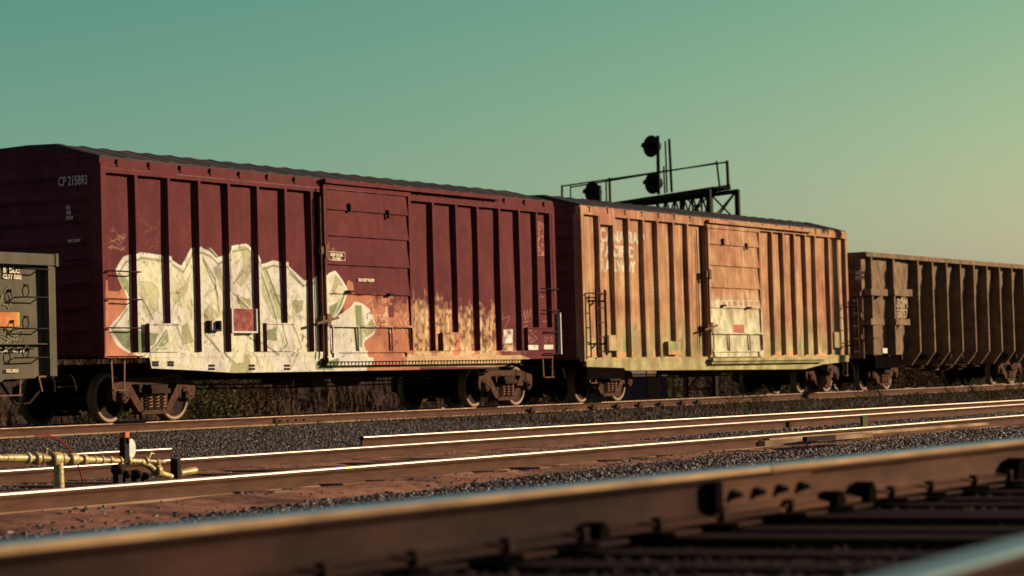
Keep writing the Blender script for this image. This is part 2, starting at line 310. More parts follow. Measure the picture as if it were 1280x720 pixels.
    for k in range(46):
        x = rr.uniform(90, 700); y = rr.uniform(200, 560); pts = [(x, y)]
        for j in range(3): x += rr.uniform(-14, 14); y += rr.uniform(8, 40); pts.append((x, y))
        stroke(R, Z6(pts), rr.uniform(.01, .03), rr.choice([CHALK, REDB, A(232, 200, 145), OCH]), .6)
    for p in ([(745, 360), (840, 330)], [(745, 300), (765, 290)], [(835, 335), (795, 420)], [(750, 290), (748, 350)], [(905, 380), (900, 320), (925, 295), (925, 360), (940, 290), (945, 360), (965, 280), (965, 350), (990, 275), (993, 350)], [(905, 385), (990, 365)], [(1075, 370), (1125, 370)], [(1035, 185), (1080, 185)], [(905, 500), (925, 560), (905, 600), (940, 580), (915, 630)], [(905, 430), (960, 400)]): stroke(R, Z6(p), .018, CHALK, .85)
    for k in range(30):
        x = rr.choice([940, 955, 968, 985, 1000]); y = rr.uniform(430, 535); stroke(R, Z6([(x, y), (x+rr.uniform(-6, 8), y+rr.uniform(3, 14))]), .014, CHALK, .9)
    for k in range(14):
        x = rr.uniform(1058, 1122); y = rr.uniform(475, 530); stroke(R, Z6([(x, y), (x+rr.uniform(-8, 8), y+rr.uniform(-10, 20))]), .014, CHALK, .9)
    for (x0, y0, w_, h_, n_, sd_, c_) in ((138, 283, 20, 30, 13, 1, CHALK), (177, 273, 24, 38, 10, 2, A(150, 84, 70)), (669, 277, 13, 42, 40, 4, A(214, 140, 104)), (402, 300, 10, 14, 3, 5, CHALK)):
        rq = random.Random(sd_)
        for k in range(n_):
            x = x0+rq.random()*w_; y = y0+rq.random()*h_; pts = [(x, y)]
            for j in range(rq.randint(3, 5)): x = min(max(x+rq.uniform(-.35, .35)*w_, x0), x0+w_); y = min(max(y+rq.uniform(-.2, .2)*h_, y0), y0+h_); pts.append((x, y))
            stroke(R, wp(pts, 0, 0, 1), .013, c_, .75)
    stroke(R, wp([(130, 308), (156, 312)], 0, 0, 1), .012, CHALK, .5); stroke(R, wp([(555, 352), (620, 340)], 0, 0, 1), .012, CHALK, .5)
    uu = (np.arange(W)*.006)[None, :]*np.ones((H, 1)); zz_ = (np.arange(H)*.006+.78)[:, None]*np.ones((1, W)); rt = (uu > 9.6) & (uu < 13.9) & (zz_ > 1.12)
    er = np.clip((n2*.5+n4*.3+n3*.18+n1*.25-.34)*4, .15, 1); R['a'][..., 3] = np.where(rt, R['a'][..., 3]*er, R['a'][..., 3])
    R['a'][..., :3] = np.where(rt[..., None], R['a'][..., :3]*(.75+.5*n2[..., None]), R['a'][..., :3])
    tf = (uu > 8.25) & (uu < 14.2) & (zz_ > 1.2); zt_ = 2.12+.3*(vnoise(H, W, 40, 60, 31)-.5)+.22*(n2-.5)-.32*np.clip((uu-9.6)/4, 0, 1)*(n1 > 0)
    R['a'][..., 3] = np.where(tf, R['a'][..., 3]*np.clip((zt_-zz_)*2.4+.45+.8*(n2*.6+n4*.4-.3), 0, 1), R['a'][..., 3])
    # drips
    for k in range(60):
        u = rr.uniform(.3, 9); z = rr.uniform(1.2, 2.3); iz = int((z-.78)/.006); iu = int(u/.006)
        if 0 < iz < H and 0 < iu < W and R['a'][iz, iu, 3] > 0: stroke(R, [(u, z), (u+.004, z-rr.uniform(.1, .5))], .012, tuple(R['a'][iz, iu, :3]*.9), .5)
    R['a'][..., 3] *= np.clip(.62+.9*(n1*.5+n4*.25+n2*.35), 0, 1); R['a'][..., :3] *= (.74+.42*n1+.14*n3)[..., None]
    soften(R, 2); return to_image(R, 'red_boxcar_paint')
def tan_paint_map():
    R = raster_new(0, 15.6, .6, 4.3, .008); H, W = R['H'], R['W']
    n1 = vnoise(H, W, 70, 40, 11); n2 = vnoise(H, W, 18, 30, 12); n3 = vnoise(H, W, 30, 80, 13); z = (np.arange(H)*.008+.6)[:, None]; u = (np.arange(W)*.008)[None, :]
    line = 1.95+.6*(vnoise(H, W, 90, 9000, 14)-.5)+.25*(n2-.5)-.1*(u < 4)
    al = np.clip((line-z)/.8, 0, 1)*(.45+.55*n1); a = R['a']
    base = np.array(A(196, 178, 112)); gr = np.array(A(140, 148, 88)); orr = np.array(A(226, 160, 98)); pal = np.array(A(228, 208, 150))
    a[..., :3] = base; m = np.clip((n3-.45)*4, 0, 1)[..., None]; a[..., :3] = a[..., :3]*(1-m)+gr*m
    m = (np.clip((n2-.6)*5, 0, 1)*np.clip((1.2-z)*6, 0, 1))[..., None]; a[..., :3] = a[..., :3]*(1-m)+orr*m
    a[..., 3] = al*.9
    band = ((z > .95) & (z < 1.12)); a[..., 3] = np.where(band & (n1 > .35), .8, a[..., 3]); a[..., :3] = np.where((band & (n1 > .5))[..., None], orr, a[..., :3])
    door = ((u > 6.6) & (u < 9.6) & (z < 2.75)); al2 = np.clip((2.55-z+.5*(n2-.5))/.7, 0, 1); a[..., 3] = np.where(door, np.maximum(a[..., 3], al2*.85), a[..., 3]); a[..., :3] = np.where(door[..., None], pal*(.85+.25*n2[..., None]), a[..., :3])
    sill = (z < .96)*np.ones_like(u) > 0; a[..., 3] = np.where(sill, .85, a[..., 3]); a[..., :3] = np.where(sill[..., None], np.array(A(205, 182, 112))*(1-.35*n3[..., None]), a[..., :3])
    tp = lambda p: wp(p, 860, 250, 3.27, X1+16.828)
    fill(R, tp([(168, 510), (215, 510), (216, 545), (168, 545)]), A(186, 92, 72), .9)
    for c in ((125, 500), (190, 490), (250, 505), (180, 600), (120, 590), (235, 590)):
        pts = [(c[0]+26*math.cos(t*.63), c[1]+34*math.sin(t*.63)) for t in range(11)]; stroke(R, tp(pts), .025, OLIVE, .4)
    for k in range(8):
        pts = [(110+k*22+13*math.cos(t*.8), 425+14*math.sin(t*.8)) for t in range(9)]; stroke(R, tp(pts), .03, A(240, 222, 170), .6)
    rr = random.Random(9)
    for k in range(50):
        x = rr.uniform(.6, 15.2); zz = rr.uniform(1.1, 1.9); pts = [(x, zz)]
        for j in range(4): x += rr.uniform(-.2, .25); zz += rr.uniform(-.3, .2); pts.append((x, zz))
        stroke(R, pts, rr.uniform(.02, .05), rr.choice([tuple(gr), tuple(base), tuple(pal)]), .3)
    def word(body, size, u, z, width, lift=0):
        c = bpy.data.curves.new('w', 'FONT'); c.body = body; c.size = size; c.offset = .016; c.resolution_u = 2; t = bpy.data.objects.new('tmp', c); COL.objects.link(t); bpy.context.view_layer.update()
        me = bpy.data.meshes.new_from_object(t.evaluated_get(bpy.context.evaluated_depsgraph_get())); bpy.data.objects.remove(t); bpy.data.curves.remove(c)
        vs = [v.co.copy() for v in me.vertices]; w0 = max(v.x for v in vs); q = width/w0
        for f in me.polygons: fill(R, [(u+vs[i].x*q, z+vs[i].y) for i in f.vertices], LET, .85)
        bpy.data.meshes.remove(me)
    LET = A(250, 222, 164)
    for body, py, wpx in (('CANADIAN', 300.5, 55), ('PACIFIC', 319, 42), ('RAILWAY', 338, 45)):
        a = onY(753, py, YW+.03); b = onY(753+wpx, py, YW+.03); W0 = b.x-a.x; cw = W0/len(body)*1.0
        word(body[0], .43, a.x-(X1+16.828), a.z-.02, cw*.95); word(body[1:], .34, a.x-(X1+16.828)+cw*1.1, a.z, W0-cw*1.1)
    for k in range(5): stroke(R, [(3.55, 2.62-k*.07), (3.55+random.uniform(.3, .6), 2.62-k*.07)], .03, A(222, 178, 120), .6)
    R['a'][..., :3] *= (.80+.34*n2)[..., None]; soften(R, 2); return to_image(R, 'tan_boxcar_paint')
M = {}
M['red'] = mat('red_paint', A(108, 52, 45), .85, .14, 5, img=red_paint_map(), alt=A(132, 62, 54), altamt=.4, streak=(A(84, 42, 42), .45), spots=(A(72, 42, 34), .55, 14), bump=.1, bscale=14)
M['redend'] = mat('dark_red_paint', A(104, 52, 52), .7, .18, 4, alt=A(84, 42, 42), streak=(A(70, 38, 40), .5), bump=.1)
M['tan'] = mat('faded_orange_paint', A(192, 132, 84), .85, .28, 2.0, img=tan_paint_map(), alt=A(168, 92, 68), altamt=.85, altscale=.6, streak=(A(226, 182, 118), .8), spots=(A(120, 72, 52), .75, 6), bump=.1, bscale=14)
M['tanend'] = mat('dull_orange_paint', A(120, 70, 58), .7, .2, 4, bump=.1)
M['roof'] = mat('tarred_roof_metal', (.05, .06, .07), .6, .3, 3, alt=(.12, .07, .05), bump=.2)
M['brown'] = mat('brown_hopper_paint', A(150, 114, 76), .85, .3, 3, alt=A(120, 84, 62), altamt=.7, altscale=2.2, streak=(A(92, 62, 50), .5), spots=(A(76, 50, 42), .6, 9), bump=.5, bscale=6)
M['olive'] = mat('grey_green_paint', A(104, 90, 66), .75, .14, 4, alt=A(120, 98, 66), streak=(A(84, 72, 54), .4), bump=.1)
M['under'] = mat('grimy_steel', (.045, .03, .026), .8, .35, 8, alt=(.09, .045, .03), bump=.3)
M['frame'] = mat('rusty_cast_steel', (.115, .060, .042), .8, .35, 9, alt=(.05, .028, .022), altscale=5, bump=.4)
M['springm'] = mat('worn_spring_steel', (.32, .18, .12), .55, .2, 20, bump=.2)
M['wheel'] = mat('dark_wheel_steel', (.028, .02, .018), .7, .3, 8, bump=.2)
M['tread'] = mat('polished_wheel_rim', (.30, .22, .16), .5, .1, 8, metal=.2, bump=.05)
M['iron'] = mat('black_iron', (.03, .022, .02), .6, .3, 12)
M['ironlit'] = mat('lit_grab_iron', (.20, .11, .075), .6, .3, 12)  # lighter copy of the iron, sunlight put into its colour
M['white'] = mat('weathered_white_paint', A(228, 212, 176), .7, .15, 12)
M['letter'] = mat('faded_white_lettering', A(228, 186, 124), .75, .16, 10, alt=A(214, 150, 98), altamt=.8, altscale=6)
M['letterend'] = mat('grey_lettering', (.8, .75, .78), .75, .2, 10)
M['tagp'] = mat('cream_lettering', A(240, 200, 150), .75, .15, 10)
M['dimletter'] = mat('worn_tan_lettering', A(200, 164, 118), .8, .3, 12, alt=A(150, 116, 78), altamt=.8, altscale=8)
M['orange'] = mat('orange_placard', A(212, 112, 60), .6, .12, 9, alt=A(244, 188, 96), altamt=.8, altscale=3)
M['redplac'] = mat('red_placard', A(132, 56, 48), .5, .25, 9, alt=A(200, 120, 90), altamt=.6, altscale=5)
M['rail'] = mat('rusty_rail', (.115, .060, .044), .75, .25, 3, stretch=(1, 6, 6), alt=(.15, .07, .05), altscale=1.5, spots=(.085*1, .05, .04) and ((.07, .045, .04), .5, 6), bump=.3, bscale=40)
M['foot'] = mat('lit_rail_foot', (.46, .33, .21), .6, .35, 2, stretch=(.6, 6, 6), alt=(.14, .08, .055), altscale=1.1)  # paler than the web: sunlight on the foot put into the colour
M['railtop'] = mat('polished_rail_head', (.62, .50, .40), .33, .3, 1.3, stretch=(.3, 8, 8), metal=1, bump=.03, bscale=12)
M['railtopt'] = mat('dull_train_rail_head', (.15, .105, .08), .42, .3, 5, stretch=(.3, 8, 8), metal=.8)
M['railtopn'] = mat('sky_tinted_rail_head', (.05, .15, .22), .33, .3, 5, stretch=(.3, 8, 8), spec=.35, metal=0, bump=.05, bscale=12)  # reflection of the blue sky put into the base colour
M['raild'] = mat('dark_rail', (.022, .014, .014), .8, .35, 2, stretch=(1, 3, 3), alt=(.07, .030, .022), altscale=.5, altamt=.6, bump=.3, bscale=40)  # near-black brown, darker than the rail right of the joint
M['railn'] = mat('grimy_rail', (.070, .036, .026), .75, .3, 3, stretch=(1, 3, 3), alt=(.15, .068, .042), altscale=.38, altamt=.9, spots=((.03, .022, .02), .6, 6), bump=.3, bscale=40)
M['edge'] = mat('worn_corner_glint', (.48, .32, .17), .45, .3, 2, stretch=(1, 1, 1), alt=(.12, .06, .04), altscale=.45, altamt=.95)  # warm sun glint put into the colour of the worn corner
M['void'] = mat('shade_and_iron_black', (.008, .006, .006), .9, .2, 3, spec=0)  # near-black: shade put into the void boxes' colour; also dark anchors
M['tie'] = mat('creosoted_wood', (.022, .016, .017), .85, .3, 6, stretch=(6, 1, 6), bump=.5)  # creosoted wood, darkened further to stand in for shade
M['dirt'] = mat('ground_earth', (.085, .06, .052), .95, .3, .9, alt=(.05, .04, .038), altamt=.8, altscale=.35, bump=.6, bscale=9)
M['rustdust'] = mat('rust_dust', (.35, .185, .13), .95, .4, 4, alt=(.09, .055, .048), altscale=1.6, altamt=.8, spots=((.4, .28, .18), .5, 5), bump=.8, bscale=14)
M['stoned'] = mat('shaded_ballast_stone', (.028, .022, .024), .8, .2, 3, spec=.05, rand=.6, bump=0)  # darker stone for the foreground crib, shade put into the colour
M['stone'] = mat('ballast_stone', (.075, .066, .068), .6, .2, 3, spec=.3, rand=.95, bump=0)
M['yellow'] = mat('worn_yellow_paint', A(196, 158, 78), .42, .35, 14, alt=A(110, 78, 44), altamt=1.0, altscale=5, spots=(A(60, 42, 34), 1.0, 11), spec=.5, bump=.3)
M['signal'] = mat('signal_black', (.02, .018, .018), .6, .2, 6)
M['grass'] = mat('dry_grass', (.10, .065, .036), .8, .3, 2, bump=0)
M['leaf'] = mat('weed_green', (.10, .115, .04), .7, .3, 5, bump=0)
M['leafb'] = mat('brown_scrub', (.09, .056, .03), .8, .35, 1, bump=0)
M['conc'] = mat('grey_concrete', (.16, .15, .17), .9, .2, 2, alt=(.1, .085, .08))
M['redhose'] = mat('red_cable', (.30, .02, .02), .6, .1, 5)
M['pale'] = mat('pale_worn_steel', (.50, .36, .22), .7, .45, 6, alt=(.16, .09, .06), altscale=3, altamt=.9)
M['wood'] = mat('weathered_wood', (.22, .15, .10), .85, .3, 4, bump=.4)
def cached(fn):
    d = {}
    def g(*a):
        if a not in d: d[a] = fn(*a)
        return d[a]
    return g
# ------------------------------------------------------------------ bogies
WR = .42
@cached
def wheel_mesh():
    m = MB(); m.lathe([(0, -.05), (.09, -.05), (.11, -.01), (.20, .03), (.345, .0)], (0, 0, 0), 'y', 40); m.lathe([(.0, .10), (.12, .10), (.2, .07), (.36, .09)], (0, 0, 0), 'y', 40); return m.mesh('wheel', M['wheel'])
@cached
def rim_mesh():
    m = MB(); m.lathe([(.345, .0), (.350, -.028), (.40, -.03), (.412, -.022), (.42, .0), (.424, .075), (.45, .09), (.446, .112), (.43, .12), (.36, .118), (.36, .09)], (0, 0, 0), 'y', 48); return m.mesh('rim', M['tread'])
@cached
def sideframe_mesh():
    m = MB(); y0, y1 = -.07, .07
    m.prism([(-1.16, .52), (-1.13, .66), (-.62, .76), (.62, .76), (1.13, .66), (1.16, .52), (.98, .54), (.60, .645), (-.60, .645), (-.98, .54)], y0, y1)   # top member
    for s in (-1, 1):
        m.prism([(s*.66, .65), (s*.84, .60), (s*.44, .17), (s*.30, .17), (s*.33, .26)], y0+.004, y1-.004)         # diagonal
        m.prism([(s*.32, .64), (s*.40, .64), (s*.36, .20), (s*.28, .20)], y0+.02, y1-.02)                          # column
        m.prism([(s*1.16, .56), (s*1.14, .40), (s*1.07, .36), (s*1.04, .56)], y0+.006, y1-.006); m.prism([(s*.70, .60), (s*.76, .60), (s*.75, .38), (s*.70, .40)], y0+.006, y1-.006)
        m.lathe([(0, -.13), (.085, -.13), (.10, -.11), (.10, .06)], (s*.89, 0, WR), 'y', 20); m.box(s*.89-.11, s*.89+.11, -.09, .06, .50, .56)
        for k in range(3): a = k*2.1; m.lathe([(0, -.15), (.014, -.15), (.014, -.13)], (s*.89+.055*math.cos(a), 0, WR+.055*math.sin(a)), 'y', 8)
    m.box(-.44, .44, y0-.05, y1+.05, .13, .175); m.box(-.34, .34, y0-.03, y1+.03, .176, .20)                       # spring seat
    return m.mesh('side_frame', M['frame'])
@cached
def spring_mesh():
    m = MB()
    for cx, cy in ((-.19, -.06), (0, -.06), (.19, -.06), (-.1, .1), (.1, .1)):
        m.tube([(cx+.07*math.cos(t*.5), cy+.07*math.sin(t*.5), .215+t*.0042) for t in range(66)], .0145, 6)
    return m.mesh('spring', M['springm'])
@cached
def bolster_mesh():
    m = MB(); m.prism([(-.23, .50), (.23, .50), (.23, .63), (-.23, .63)], -1.18, 1.18); m.box(-.26, .26, -1.22, -1.181, .48, .56); m.box(-.26, .26, 1.181, 1.22, .48, .56)
    m.box(-.2, .2, -.4, .4, .632, .74)
    for s in (-1, 1):
        m.bar((s*.45, -.8, .3), (s*.45, .8, .3), .07, .09); m.box(s*.45-.04, s*.45+.04, -.85, -.65, .2, .4); m.box(s*.45-.04, s*.45+.04, .65, .85, .2, .4)
        m.tube([(s*.45, -.6, .34), (s*.1, 0, .5)], .02, 6); m.tube([(-s*.89, -.7, WR), (-s*.89, .7, WR)], .08, 14)
    m.tube([(.9, .1, .25), (-.9, -.1, .25)], .02, 6)
    return m.mesh('bogie', M['under'])
def bogie(car, u):
    b = link('bogie', bolster_mesh(), car, (u, 1.56, 0))
    for s, yy in ((-1, -1.01), (1, 1.01)):
        o = link('side_frame', sideframe_mesh(), b, (0, yy, 0)); link('spring', spring_mesh(), b, (0, yy, 0))
    for x in (-.89, .89):
        for s in (-1, 1):
            # wheel outer faces look outwards on both sides
            for nm, me in (('wheel', wheel_mesh()), ('rim', rim_mesh())):
                o = link(nm, me, b, (x, s*.79, WR), 0 if s < 0 else math.pi)
    return b
def coupler(car, x, s):
    m = MB(); y = 1.56; m.bar((x-s*.3, y, .88), (x+s*.42, y, .88), .13, .16); m.prism([(x+s*.40, .76), (x+s*.66, .74), (x+s*.70, .90), (x+s*.66, 1.0), (x+s*.40, .98)], y-.16, y+.10)
    m.bar((x+s*.36, y-.2, .86), (x+s*.36, y-1.15, .80), .03); m.tube([(x+s*.36, y-1.15, .80), (x+s*.38, y-1.22, .72), (x+s*.36, y-1.24, .55)], .016, 6)
    m.build('coupler', M['under'], car)
    m = MB(); m.tube([(x+s*.1, y-.35, .72), (x+s*.25, y-.36, .55), (x+s*.45, y-.34, .38), (x+s*.62, y-.3, .36)], .026, 7); m.build('brake_hose', M['iron'], car)
def grab(car, pts, r=.011, mt='iron', name='grab_iron'):
    m = MB(); m.tube(pts, r, 6); return m.build(name, M[mt], car)
def rung(car, u0, u1, z, y=-.07, yb=.02, mt='iron', r=.012):
    return grab(car, [(u0, yb, z), (u0, y, z), (u1, y, z), (u1, yb, z)], r, mt)
def stirrup(car, u0, u1, z0, z1, y=.05):
    m = MB(); m.bar((u0+.03, y, z1), (u0+.06, y, z0), .035, .012, (0, 1, 0)); m.bar((u1-.03, y, z1), (u1-.06, y, z0), .035, .012, (0, 1, 0)); m.box(u0+.045, u1-.045, y-.04, y+.04, z0-.02, z0); m.build('step', M['ironlit'], car)
def underframe(car, L, seed, n=14):
    rr = random.Random(seed); m = MB(); m.box(.2, L-.2, 1.38, 1.74, .70, 1.0)
    for k in range(n):
        x = 1.2+k*(L-2.4)/(n-1); m.prism([(x-.05, 1.0), (x+.05, 1.0), (x+.05, .86), (x-.05, .86)], .25, 2.9)
    m.build('underframe', M['under'], car)
    m = MB(); c = L*.56; m.lathe([(0, -.35), (.16, -.35), (.19, -.3), (.19, .3), (.16, .35), (0, .35)], (c, 1.0, .72), 'x', 20); m.box(c-1.5, c-1.05, .8, 1.2, .52, .9); m.lathe([(0, -.2), (.12, -.2), (.12, .2), (0, .2)], (c-2.2, 1.0, .68), 'x', 16)
    for (z, y, a, b) in ((.62, .9, 2.6, L-4), (.70, .6, 4.5, L-3), (.55, 1.3, 3.0, L-3)): m.tube([(a, y, z), ((a+b)/2, y+.03, z-.03), (b, y, z)], .014, 6)
    m.bar((c-3, .7, .66), (c-2.3, 1.4, .66), .03, .1); m.bar((c+.6, .7, .66), (c+1.2, 1.4, .66), .03, .1)
    m.build('brake_gear', M['frame'], car)
# ------------------------------------------------------------------ boxcars
def end_sheet(m, L, x, s, zt, zb, wd=3.15, nc=9):     # corrugated end, s=-1 left
    zs = []; n = nc*8
    prof = [(zb+(zt-zb)*i/n, .035*max(0, math.sin(i/n*nc*2*math.pi))**.7) for i in range(n+1)]
    us = [.16, .30, .40, wd-.40, wd-.30, wd-.16]; am = [0, .3, 1, 1, .3, 0]
    f = lambda y, q: (x-s*.02+s*q[1]*am[us.index(y)], y, q[0]); nv = len(prof)
    V = [f(y, q) for y in us for q in prof]; fs = [(i*nv+j, (i+1)*nv+j, (i+1)*nv+j+1, i*nv+j+1) if s > 0 else (i*nv+j+1, (i+1)*nv+j+1, (i+1)*nv+j, i*nv+j) for i in range(len(us)-1) for j in range(nv-1)]
    m.add(V, fs); return m
def roof(car, L, wd, ze, zr, mt, nseg=13):
    m = MB(); h = zr-ze
    poly = [(.03, ze-.04), (.03, ze-.01), (wd*.30, ze+h*.93), (wd*.5, zr), (wd*.7, ze+h*.93), (wd+.06, ze+.012), (wd+.06, ze-.03)]
    def cs(x, up=0): return [(x, y, z+(up if 0 < i < 6 else 0)) for i, (y, z) in enumerate(poly)]
    xs = []; seg = (L-.04)/nseg
    for k in range(nseg):
        a = .02+k*seg; xs += [(a, 0), (a+seg*.06, .016), (a+seg*.12, .016), (a+seg*.18, 0), (a+seg*.55, .0), (a+seg*.62, .022), (a+seg*.7, 0)]
    xs.append((L-.02, 0)); V = []; 
    for x, up in xs: V += cs(x, up)
    n = 7; m.add(V, [(i*n+j, i*n+j+1, (i+1)*n+j+1, (i+1)*n+j) for i in range(len(xs)-1) for j in range(n-1)])
    m.add(cs(.02), [tuple(range(6, -1, -1))]); m.add(cs(L-.02), [tuple(range(7))]); m.build('roof', M[mt], car)
def boxcar(label, X0, mt, me, ribs_l, ribs_r, door, zc, zsill, L=15.6, ze=4.40, zr=4.66, wd=3.15, belly=None, dp=.10):
    car = thing('boxcar', label, 'boxcar', (X0, YW, 0)); zt, zs = zc, zsill; d0, d1, dz0, dz1 = door
    m = MB()
    # panels, gently bowed between posts
    def wall(u0, u1):
        n = max(2, int((u1-u0)/.06)); edges = sorted([u0, u1]+[r[0]+.04 for r in ribs_l+ribs_r if u0 < r[0] < u1])
        def bow(u):
            for a, b in zip(edges[:-1], edges[1:]):
                if a <= u <= b: return math.sin(math.pi*(u-a)/(b-a))*.012
            return 0
        m.sheet(lambda u, z: (u, dp-bow(u)+.006*math.sin(u*5+z*2.1), z), [u0+(u1-u0)*i/n for i in range(n+1)], [zs+(zt-zs)*j/10 for j in range(11)], True)
    wall(.0, d0); wall(d1, L)
    m.box(.0, L, 2.9, wd, zs, ze-.02); m.box(.16, L-.16, .3, 2.9, zs, zs+.1)                     # far wall, floor
    m.build('side_wall', M[mt], car)
    m = MB(); m.box(0, L, 0, .14, zt, zt+.15); m.box(0, L, .02, .14, zt+.15, ze-.035)              # top chord in two lapped strips
    for k in range(18):
        u = .45+k*(L-.9)/17
        if not d0-.2 < u < d1+.2: m.prism([(u-.03, ze-.16), (u+.03, ze-.16), (u+.015, ze-.045), (u-.015, ze-.045)], -.02, .02)
    m.build('top_chord', M[mt], car)
    m = MB(); m.box(0, L, .006, .13, zs-.05, zs+.03)
    if belly: m.prism(belly, .012, .10)
    m.build('side_sill', M[mt], car)
    for (u, z0, z1) in ribs_l+ribs_r:
        q = MB(); q.add([(u-.012, dp+.02, z0), (u+.012, .0, z0), (u+.085, .0, z0), (u+.105, dp+.02, z0), (u-.012, dp+.02, z1), (u+.012, .0, z1), (u+.085, .0, z1), (u+.105, dp+.02, z1)], [(0, 1, 5, 4), (1, 2, 6, 5), (2, 3, 7, 6), (0, 3, 2, 1), (4, 5, 6, 7)])
        q.build('side_post', M[mt], car)
    q = MB(); q.box(0, .13, 0, .2, zs+.03, zt); q.build('corner_post', M[mt], car); q = MB(); q.box(L-.13, L, 0, .2, zs+.03, zt); q.build('corner_post', M[mt], car)
    for x, s in ((0, -1), (L, 1)):
        e = MB(); end_sheet(e, L, x, s, ze-.02, zs-.02, wd); e.box(x-.01 if s > 0 else x, x if s > 0 else x+.01, .005, .2, zs-.05, ze-.035) if 0 else None
        e.box(min(x, x-s*.06), max(x, x-s*.06), wd-.2, wd, zs, ze-.02)
        e.prism([(0, 0), (0, 1), (1, 1)], 0, .001) if 0 else None
        V = [(x-s*.015, .01, ze-.03), (x-s*.015, wd*.5, zr-.02), (x-s*.015, wd-.01, ze-.03)]; e.add(V, [(0, 1, 2) if s > 0 else (2, 1, 0)])
        e.build('end_wall', M[me], car)
    roof(car, L, wd, ze, zr, 'roof')
    return car
def door_part(car, mt, d0, d1, z0, z1, seams, lower, y=-.035):
    m = MB(); n = len(seams)
    zs = [z1]+seams+[z0]
    for a, b in zip(zs[:-1], zs[1:]):       # each panel tips out at its lower edge and laps over the next
        k = 7; m.sheet(lambda u, t: (u, y+.02-.035*t-.006*math.sin(u*9+t*3), a+(b-a)*t), [d0+.03+(d1-d0-.06)*i/24 for i in range(25)], [0, .25, .5, .75, .9, .97], True)
        m.sheet(lambda u, t: (u, y-.014+.03*t, b+(a-b)*.03*(1-t)), [d0+.03, d1-.03], [0, 1])
    m.box(d0, d0+.09, y-.02, .1, z0, z1); m.box(d1-.09, d1, y-.02, .1, z0, z1); m.box(d0+.09, d1-.09, y+.03, .1, z0, z1); m.box(d0+.09, d1-.09, y-.018, .05, z0, z0+.09); m.box(d0+.09, d1-.09, y-.018, .05, z1-.08, z1)
    d = m.build('door', M[mt], car)
    m = MB(); zl = lower                     # lower stiffening frame
    m.box(d0+.12, d1-.06, y-.06, y-.03, zl, zl+.035); m.box(d0+.12, d1-.12, y-.045, y-.025, z0+.12, z0+.15)
    for u in (d0+.14, d0+(d1-d0)*.33, d0+(d1-d0)*.72, d1-.12): m.box(u, u+.035, y-.06, y-.03, z0+.15, zl)
    for u in (d0+.25, d1-.25): m.box(u-.08, u+.08, y-.05, y-.02, z0+.02, z0+.13)
    m.build('door_frame', M[mt], d)
    for fx, fz in ((.28, .88), (.72, .86)):
        m = MB(); u = d0+(d1-d0)*fx; z = z0+(z1-z0)*fz; m.box(u-.018, u+.018, y-.06, y-.01, z-.07, z+.07); m.box(u-.018, u+.05, y-.06, y-.01, z-.09, z-.07); m.build('door_bracket', M['iron'], d)
    for fx, fz in ((.25, .39), (.72, .38)):
        m = MB(); u = d0+(d1-d0)*fx; z = z0+(z1-z0)*fz; m.box(u-.09, u+.09, y-.09, y-.01, z-.02, z+.02); m.build('door_bracket', M['iron'], d)
    # lock gear on the left jamb
    m = MB()
    for z in (z0+.72, z0+2.0):
        big = z < z0+1; m.box(d0-.20, d0-.02, -.11, -.03, z-.06, z+.08)
        m.bar((d0-.42, -.12, z-.06), (d0+.28, -.13, z+.05), .03, .045) if big else None; m.box(d0-.1, d0+.02, -.14, -.09, z-.12, z+.12)
    m.tube([(d0-.08, -.1, z0+.05), (d0-.08, -.1, z1-.05)], .02, 8); m.tube([(d0-.2, -.1, z0+.05), (d0-.2, -.1, z0+3)], .014, 8)
    m.build('door_lock', M['ironlit'], car)
    return d
def track_rail(car, mt, u0, u1, z, teeth=True, y=-.13):
    m = MB(); m.box(u0, u1, y, .02, z, z+.05); m.box(u0, u1, y-.012, y-.001, z-.02, z+.055); m.build('door_track', M[mt], car)
    if teeth:
        m = MB(); n = int((u1-u0)/.12)
        for k in range(n):
            a = u0+k*(u1-u0)/n; m.prism([(a, z-.09), (a+.10, z-.09), (a+.10, z-.022), (a+.04, z-.022)], y+.03, .008)
        m.build('track_bracket', M[mt], car)
Z13 = 4.12
rl = [(.89, 1.64, Z13), (1.79, 1.64, Z13), (2.66, 1.17, Z13), (3.53, 1.17, Z13), (4.42, 1.17, Z13), (5.29, 1.67, Z13), (6.14, 1.17, Z13)]
rl[0] = (.89, 1.17, Z13)
rr_ = [(10.47, 1.17, Z13), (11.38, 1.52, Z13), (12.24, 1.17, Z13), (13.14, 1.17, Z13), (14.0, 1.17, Z13), (14.76, 1.64, Z13), (15.36, 1.17, Z13)]
belly = [(1.2, 1.11), (1.26, .90), (2.6, .85), (3.6, .80), (12.4, .80), (13.3, .85), (13.9, .98), (15.4, 1.0), (15.4, 1.11)]
red = boxcar('dark red boxcar with cream and green graffiti, left of the orange boxcar', X1, 'red', 'redend', rl, rr_, (6.46, 9.62, 1.02, 4.26), Z13, 1.13, belly=belly)
door_part(red, 'red', 6.50, 9.58, 1.02, 4.27, [3.80, 3.31, 2.77, 2.23], 1.62)
track_rail(red, 'red', 6.4, 13.75, .995); q = MB(); q.box(6.5, 13.1, -.11, .0, 4.29, 4.37); q.build('upper_track', M['red'], red)
for (a, b, z0, z1) in ((1.20, 2.08, 1.17, 1.64), (4.62, 5.50, 1.17, 1.67), (10.75, 11.62, 1.17, 1.52), (14.25, 15.36, 1.17, 1.64)):
    q = MB(); q.box(a, b, -.012, .09, z0, z1-.01); q.box(a-.03, b+.03, -.03, .05, z1-.01, z1+.012); q.build('jacking_plate', M['red'], red)
p0 = wp([(612, 380)], 120, 280, 3.6, y=0)[0]; p1 = wp([(720, 483)], 120, 280, 3.6, y=0)[0]
